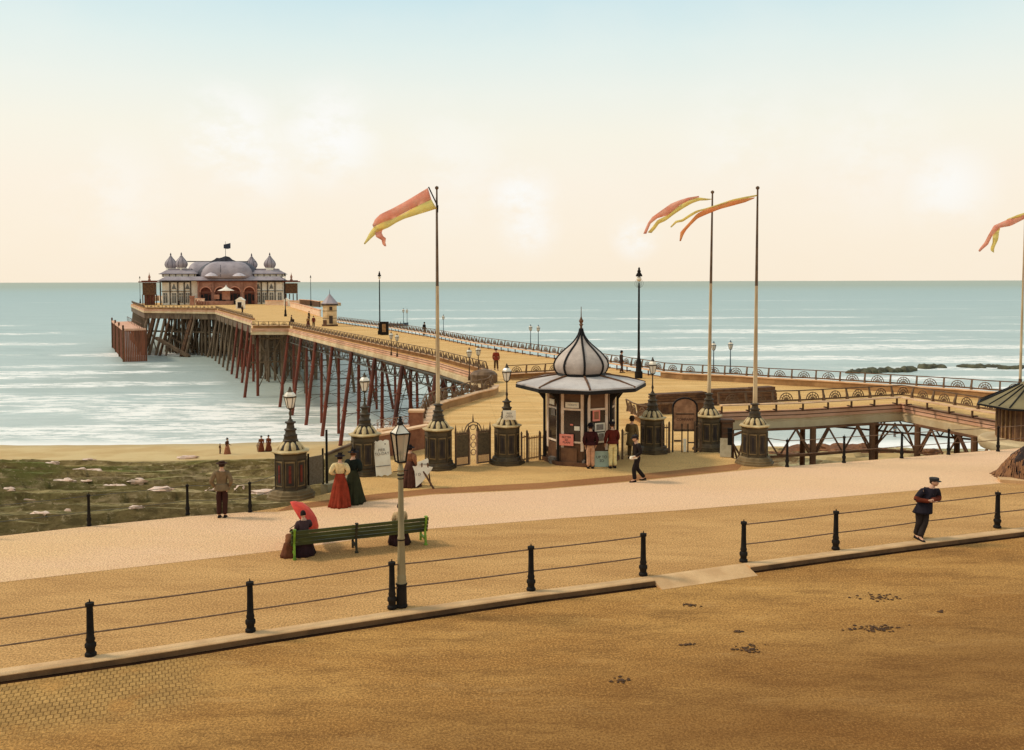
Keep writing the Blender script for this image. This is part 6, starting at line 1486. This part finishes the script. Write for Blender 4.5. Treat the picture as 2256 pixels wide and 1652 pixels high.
        if hat == 'cap': b.add([(-.07, -.09, .05), (.07, -.09, .05), (.05, -.155, .035), (-.05, -.155, .035), (-.07, -.09, .06), (.07, -.09, .06), (.05, -.155, .043), (-.05, -.155, .043)], [(0, 3, 2, 1), (4, 5, 6, 7), (0, 1, 5, 4), (1, 2, 6, 5), (2, 3, 7, 6), (3, 0, 4, 7)])
        if hat == 'lady':
            for q in range(5): b.cyl((.04-.02*q, .03, .12), (.07-.045*q, .05, .22+.02*(q % 2)), .018, .004, 5)
        b.v = [tuple(HM @ V(*p)) for p in b.v]; b.build('hat', cloth_m(hatc), t, smooth=True)
    # trousers
    if trousers:
        vs = [J['waist'] - V(0, 0, .04), J['pelvis']]; es = [(0, 1)]; rs = [(.12, .098), (.135, .115)]
        for s in 'LR':
            i = len(vs); a = J['an'+s]; k_ = J['kn'+s]; hp = J['hp'+s]
            vs += [hp, hp.lerp(k_, .5), k_, k_.lerp(a, .55), a + (k_-a)*.02]; rs += [.108, .10, .085, .078, .08]; es += [(1, i), (i, i+1), (i+1, i+2), (i+2, i+3), (i+3, i+4)]
        meshobj(skin_mesh(vs, es, rs, 1), 'trousers', cloth_m(trousers), t)
    for s in 'LR':
        if skirt and not seated: continue
        a = J['an'+s]; b = MB(); rr = []
        for (y, hw, z1) in ((.055, .03, .06), (.03, .042, .085), (-.02, .042, .085), (-.08, .045, .06), (-.14, .045, .045), (-.19, .03, .035), (-.205, .012, .02)):
            zb = a.z - .085; rr.append([(a.x-hw, a.y+y, zb), (a.x+hw, a.y+y, zb), (a.x+hw*.95, a.y+y, zb+z1*.6), (a.x+hw*.5, a.y+y, zb+z1), (a.x-hw*.5, a.y+y, zb+z1), (a.x-hw*.95, a.y+y, zb+z1*.6)])
        b.rings(rr); b.build('shoe', cloth_m(shoes), t, smooth='all')
    if coat:
        vs = [J['pelvis'] + V(0, 0, .02), J['waist'], J['chest'], J['collar'] + V(0, 0, -.01), J['collar'].lerp(J['neck'], .55)]; es = [(0, 1), (1, 2), (2, 3), (3, 4)]
        rs = [(.165, .135), (.155, .125) if not skirt else (.105, .09), (.185, .14), (.15, .11), (.072, .064)]
        for s in 'LR':
            i = len(vs); el, wr, sh = J['el'+s], J['wr'+s], J['sh'+s]
            vs += [sh, sh.lerp(el, .5), el, el.lerp(wr, .6), el.lerp(wr, .96)]; r0 = (.092, .078, .068, .058, .05) if not skirt else (.095, .105, .066, .05, .042)
            rs += list(r0); es += [(3, i), (i, i+1), (i+1, i+2), (i+2, i+3), (i+3, i+4)]
        meshobj(skin_mesh(vs, es, rs, 2), 'coat' if not skirt else 'blouse', cloth_m(coat), t)
        if sleeve:
            for s in 'LR':
                el, wr, sh = J['el'+s], J['wr'+s], J['sh'+s]; b = MB(); b.cyl(el.lerp(wr, .05), el.lerp(wr, .97), .068, .056, 12); b.cyl(el.lerp(sh, .25), el.lerp(wr, .1), .07, .069, 12); b.build('sleeve', cloth_m(sleeve), t, smooth=True)
        if coat_len:
            b = MB(); rr = []
            c0 = J['waist'] - V(0, 0, .02); c1 = J['pelvis'] - V(0, 0, coat_len)
            for j in range(6):
                f = j/5; c = c0.lerp(c1, f); rx = .168 + .055*f; ry = .14 + .06*f
                rr.append([(c.x + rx*math.cos(2*math.pi*i/24)*(1+.03*math.sin(i*2.1)*f), c.y + ry*math.sin(2*math.pi*i/24)*(1+.05*math.sin(i*3.3)*f), c.z) for i in range(24)])
            b.rings(rr[::-1]); b.build('coat_skirt', cloth_m(coat), t, smooth='all')
    if skirt and not seated:
        b = MB(); rr = []
        wz = J['waist'].z
        for j in range(14):
            f = j/13; z = wz + .02 - f*(wz + .01); g = f**.75; r_ = .115 + (skirt_r-.115)*g
            ring = []
            for i in range(72):
                a_ = 2*math.pi*i/72; fold = 1 + .20*f*(abs(math.sin(5*a_+.6*math.sin(3*f)))-.5) + .09*f*math.sin(16*a_+2*f)
                ring.append((J['pelvis'].x*(1-f) + r_*math.cos(a_)*fold, J['pelvis'].y*(1-f) + r_*.95*math.sin(a_)*fold + (train*f*f if math.sin(a_) > 0 else 0), max(z, .006)))
            rr.append(ring)
        b.rings(rr[::-1]); b.build('skirt', cloth_m(skirt), t, smooth='all')
    if skirt and seated:
        # bell of the skirt over lap and knees down to the ground
        b = MB(); rr = []
        for (z, cy, rx, ry) in ((.70, .03, .12, .10), (.64, -.02, .19, .18), (.60, -.14, .23, .32), (.50, -.18, .26, .36), (.34, -.16, .30, .37), (.16, -.13, .34, .39), (.012, -.10, .38, .42)):
            rr.append([((rx*(1+.08*(.7-z)*math.sin(9*2*math.pi*i/40)))*math.cos(2*math.pi*i/40), cy + (ry*(1+.08*(.7-z)*math.sin(9*2*math.pi*i/40)))*math.sin(2*math.pi*i/40), z) for i in range(40)])
        b.rings(rr[::-1]); b.build('skirt', cloth_m(skirt), t, smooth='all')
    return t
def F(px, py, z=0.0): p = G(px, py, z); return p
A180 = math.pi
# --- promenade
person('man in grey tweed jacket and dark hat seen from behind at the sea wall', F(490, 1140), A180 + .15, 1.76, {'elL': (.29, .08, 1.15), 'wrL': (.2, -.02, .95), 'elR': (-.27, .06, 1.14), 'wrR': (-.19, -.02, .95), 'knL': (.08, 0, .49), 'knR': (-.08, 0, .49), 'anL': (.085, .02, .09), 'anR': (-.075, .03, .09)},
       coat=(132, 108, 78), coat_len=.06, trousers=(66, 38, 30), hat='flat', hatc=(70, 44, 32), hyaw=.3)
person('woman in red skirt and cream puffed blouse walking arm in arm, seen from behind', F(750, 1113), A180 + .1, 1.68, {'elL': (.30, .10, 1.14), 'wrL': (.16, -.05, 1.05), 'elR': (-.28, .06, 1.16), 'wrR': (-.14, -.08, 1.0)},
       coat=(238, 208, 150), skirt=(150, 56, 34), skirt_r=.34, train=.14, hat='lady', hatc=(40, 30, 30), hair=(44, 28, 22), group='two women strolling together')
person('woman in long dark green dress and small black hat beside the red skirted one', F(779, 1107), A180 - .12, 1.74, {'elL': (.27, .06, 1.12), 'wrL': (.12, -.08, 1.05), 'elR': (-.26, .06, 1.12), 'wrR': (-.12, -.1, 1.05)},
       coat=(30, 36, 30), skirt=(50, 50, 30), skirt_r=.34, train=.1, hat='lady', hatc=(28, 24, 26), hair=(96, 60, 36), group='two women strolling together')
# --- kiosk customers, seen from behind
person('man in dark brown jacket and bowler reading the kiosk bills', F(1301, 1032), A180 + .05, 1.74, {'elL': (.25, .04, 1.12), 'wrL': (.2, -.03, .9), 'elR': (-.25, .04, 1.12), 'wrR': (-.2, -.02, .9), 'knL': (.07, 0, .49), 'knR': (-.07, 0, .49), 'anL': (.08, .02, .09), 'anR': (-.08, .02, .09)},
       coat=(66, 28, 26), coat_len=-.02, trousers=(214, 160, 122), hat='bowler', hatc=(30, 22, 26))
person('man in maroon jacket and cream trousers leaning towards the kiosk front', F(1350, 1031), A180 + .25, 1.8, {'elL': (.27, .02, 1.14), 'wrL': (.24, -.12, .92), 'elR': (-.24, -.02, 1.14), 'wrR': (-.18, -.16, .98), 'knL': (.08, 0, .49), 'knR': (-.07, 0, .49), 'anL': (.09, .02, .09), 'anR': (-.08, .02, .09)},
       coat=(100, 36, 24), coat_len=-.03, trousers=(246, 220, 150), hat='cap', hatc=(36, 30, 36), lean=(0, -.08))
person('youth in dark suit and light cap striding left past the kiosk', F(1404, 1061), R(-75), 1.7, {'knL': (.07, -.16, .50), 'anL': (.06, -.12, .09), 'knR': (-.07, .02, .48), 'anR': (-.06, .30, .12), 'elL': (.22, .06, 1.13), 'wrL': (.18, -.16, .98), 'elR': (-.22, .12, 1.14), 'wrR': (-.2, .0, .92)},
       coat=(44, 34, 30), coat_len=.0, trousers=(38, 30, 28), hat='cap', hatc=(50, 42, 40), lean=(0, -.06), hpitch=.2)
p = F(1386, 1061); t = thing('paper_bundle', 'small white bundle of papers carried by the striding youth', 'papers', (p.x+.13, p.y-.18, .92), R(20)); b = MB(); b.box((0, 0, 0), (.26, .12, .07)); b.box((.01, 0, .05), (.24, .11, .03), .1); b.build('paper', M_WP, t)
person('figure in olive coat waiting behind the striding youth by the picket gate', F(1392, 1010), R(150), 1.72, {'elL': (.24, .0, 1.14), 'wrL': (.12, -.2, 1.12)}, coat=(128, 104, 66), coat_len=.35, trousers=(90, 70, 44), hat='bowler', hatc=(70, 48, 34))
# --- leaning man
person('man in navy coat and peaked cap leaning back on the near railing with folded arms', F(2031, 1187), R(8), 1.72,
       {'elL': (.30, -.02, 1.15), 'wrL': (.02, -.19, 1.18), 'elR': (-.30, -.02, 1.15), 'wrR': (-.02, -.17, 1.13), 'hpL': (.08, 0, .89), 'hpR': (-.08, 0, .89), 'knL': (.02, -.08, .49), 'anL': (-.12, -.1, .09), 'knR': (-.08, -.02, .49), 'anR': (-.10, .08, .09)},
       coat=(40, 34, 40), coat_len=.16, trousers=(52, 42, 38), hat='cap', hatc=(60, 56, 52), lean=(.30, .03), hyaw=.35, wide=1.22, sleeve=(116, 52, 30))
# --- seated on the bench (bench faces the sea)
bt = BEN.matrix_basis
def seat_at(x, yaw, **k):
    p = bt @ V(x, .25, 0); return person(loc=(p.x, p.y, 0), yaw=BEN.rotation_euler.z + yaw, seated=True, **k)
SP = {'pelvis': (0, .05, .56), 'waist': (0, .04, .72), 'chest': (0, .0, .92), 'collar': (0, -.02, 1.07), 'neck': (0, -.03, 1.14), 'skull': (0, -.05, 1.24), 'shL': (.16, -.01, 1.05), 'elL': (.22, -.05, .80), 'wrL': (.08, -.24, .72), 'shR': (-.16, -.01, 1.05), 'elR': (-.22, -.05, .80), 'wrR': (-.08, -.24, .72),
      'hpL': (.09, .02, .54), 'knL': (.11, -.40, .54), 'anL': (.11, -.42, .09), 'hpR': (-.09, .02, .54), 'knR': (-.11, -.40, .54), 'anR': (-.11, -.42, .09)}
sp1 = dict(SP); sp1['elR'] = (-.24, -.08, .84); sp1['wrR'] = (-.12, -.14, 1.05)
seat_at(.30, A180 + .1, label='woman in dark flowered dress seated on the bench under a red parasol', pose=sp1, coat=(78, 56, 56), skirt=(52, 32, 34), hair=(40, 28, 24), h=1.5, wide=1.02, hpitch=.3)
sp2 = dict(SP); sp2.update({'chest': (0, -.14, .86), 'collar': (0, -.24, .96), 'neck': (0, -.30, 1.0), 'skull': (0, -.38, 1.06), 'shL': (.13, -.22, .95), 'shR': (-.13, -.22, .95), 'elL': (.16, -.32, .74), 'elR': (-.16, -.32, .74), 'wrL': (.1, -.44, .62), 'wrR': (-.1, -.44, .62)})
seat_at(-.12, A180 - .55, label='child in brown crouching forward at the left end of the bench', pose=sp2, coat=(140, 88, 56), skirt=(112, 66, 42), hair=(70, 44, 28), h=.98, wide=1.1, hpitch=.4)
seat_at(2.98, A180, label='dark figure seated on the bench hidden behind the street lamp post', pose=SP, coat=(220, 180, 130), skirt=(56, 34, 32), hair=(44, 28, 24), h=1.45, wide=1.0)
# parasol
pp = D(668, 1136, 25.15); t = thing('parasol', 'open red parasol tilted over the seated woman', 'parasol', (pp.x, pp.y, pp.z - .1))
Q = V(.80, .22, .55).to_track_quat('Z', 'Y').to_matrix().to_4x4()
b = MB(); rings = []
for (r_, z) in ((.02, .33), (.2, .31), (.4, .24), (.56, .10), (.62, .0)):
    rings.append([Q @ V(r_*math.cos(2*math.pi*i/32)*(1 - .05*(r_ > .4)*abs(math.sin(4*math.pi*i/32*1))), r_*math.sin(2*math.pi*i/32)*(1 - .05*(r_ > .4)*abs(math.sin(4*math.pi*i/32))), z) for i in range(32)])
rin = [[p_ - (Q.to_3x3() @ V(0, 0, .012)) for p_ in r_] for r_ in rings]
b.rings(rings + rin[::-1], cap=False); b.build('canopy', mat('red_silk', C(226, 72, 44), C(196, 54, 36), 4, rough=.6), t, smooth='all')
b = MB(); b.cyl(Q @ V(0, 0, .3), Q @ V(0, 0, -.45), .01, n=6)
for k in range(8): b.cyl(Q @ V(0, 0, .18), Q @ V(.58*math.cos(k*math.pi/4), .58*math.sin(k*math.pi/4), .0), .004, n=4)
b.build('stick_and_ribs', M_IRON, t)
# --- figure with the placard
person('woman in brown striped dress and wide black hat minding the placards by the street lamp', F(904, 1071), R(150), 1.44, {'elL': (.25, .02, 1.14), 'wrL': (.14, -.2, 1.05)}, coat=(150, 98, 68), skirt=(92, 56, 42), skirt_r=.38, hat='lady', hatc=(26, 20, 20), hair=(50, 32, 24), wide=1.2)
p = G(896, 1062); t = thing('folding_chair', 'brown folding chair holding placards just left of the placard woman', 'chair', p, R(10)); b = MB()
for s in (-1, 1): b.bar((s*.2, -.2, 0), (s*.2, .2, .5), .035); b.bar((s*.2, .2, 0), (s*.2, -.12, .95), .035)
b.build('frame', M_BRN, t); b = MB(); b.box((0, 0, .46), (.42, .36, .03)); b.build('seat', M_FBR, t); b = MB(); b.box((0, -.08, .82), (.42, .03, .2)); b.build('backrest', M_FBR, t)
# --- people on the pier
pier_p = [(1093, 815, .2, (150, 62, 40), (96, 66, 44), None, 'man in rusty red jacket standing on the pier neck left of the kiosk dome'),
          (1369, 821, 1.8, (60, 46, 38), (84, 56, 40), None, 'dark coated man with a bundle walking on the deck right of the kiosk dome'),
          (935, 738, 2.4, (38, 34, 34), (34, 30, 30), None, 'man in black by the far benches of the pier neck'),
          (691, 720, .4, (118, 46, 34), (52, 34, 30), None, 'man in dark red standing left of the yellow cabin'),
          (679, 720, 3.0, (150, 112, 70), (88, 50, 36), (96, 52, 38), 'woman in pale blouse beside the man in dark red'),
          (681, 706, 1.2, (86, 66, 42), (70, 52, 36), None, 'man in olive farther off behind the couple by the cabin'),
          (534, 690, 1.0, (64, 48, 36), (50, 38, 30), None, 'man in brown in front of the white pointed hut'),
          (355, 671, 1.4, (56, 40, 34), (60, 42, 32), None, 'dark figure by the balustrade left of the pavilion'),
          (394, 672, .4, (50, 38, 34), (40, 32, 28), (50, 36, 32), 'dark dressed woman below the pavilion windows')]
for i, (x, y, yw, c1, c2, sk, lb) in enumerate(pier_p):
    st = {'knL': (.09, -.06, .49), 'anL': (.10, -.14, .09), 'anR': (-.09, .12, .10)} if i in (0, 1, 4) else {}
    person(lb, F(x, y), yw, 1.74 if not sk else 1.64, st, coat=c1, coat_len=.1 if not sk else 0, trousers=None if sk else c2, skirt=sk, hat='bowler' if not sk else 'lady', group='strollers on the pier')
pc = person('woman reclining in a deck chair pose near the landward benches of the pier', F(642, 710), R(100), 1.6, SP, coat=(70, 54, 40), skirt=(60, 44, 34), hat='lady', seated=True, group='strollers on the pier'); pc.location.z += .02
# --- on the beach
def BP(px, py):
    y = 60.0
    for _ in range(400):
        p = D(px, py, y)
        if p.z <= beach_h(p.x, p.y)[0] + .02: break
        y += .2
    p.z = beach_h(p.x, p.y)[0]; return p
person('woman in pinkish skirt walking alone along the wet sand', BP(501, 1000), 1.3, 1.72, {'wrL': (.1, -.3, 1.0)}, coat=(96, 58, 40), skirt=(172, 110, 78), skirt_r=.34, hat='lady', hair=(40, 28, 22), group='people on the wet sand')
person('small child in brown trailing left of the lone woman on the sand', BP(485, 999), 1.4, 1.1, {}, coat=(112, 78, 50), trousers=(110, 76, 50), hat='flat', hatc=(96, 66, 44), group='people on the wet sand')
person('woman in brown with a child at her side, left of the pair on the sand', BP(576, 995), .3, 1.72, {}, coat=(132, 72, 42), skirt=(126, 66, 40), skirt_r=.32, hat='lady', group='people on the wet sand')
person('woman in brown, right one of the pair on the wet sand', BP(592, 994), -.3, 1.76, {'wrL': (.3, -.1, .8)}, coat=(128, 70, 42), skirt=(120, 64, 38), skirt_r=.34, hat='lady', group='people on the wet sand')
person('tiny pale child beside the left woman of the pair on the sand', BP(568, 994), .8, .95, {}, coat=(210, 186, 150), trousers=(190, 160, 126), hat='boater', hatc=(120, 92, 66), group='people on the wet sand')
person('tiny bluish figure on the shore seen through the right trestle', BP(1971, 958) if False else G(1971, 962, SEA+.1), .5, 1.72, {}, coat=(120, 128, 130), trousers=(100, 104, 104), hat='bowler', group='people on the wet sand')
# --- crew of the rowing boat
for i in range(7):
    cr_ = person('dark figure sitting in the rowing boat beyond the railing', (BOAT.location.x + BOATL*(.12+.12*i), BOAT.location.y, SEA + .58), R(90 if i % 2 else 75), 1.7, SP, coat=(64, 68, 78), skirt=(52, 54, 62), hat='bowler' if i % 2 else 'lady', seated=True, group='people in the rowing boat')
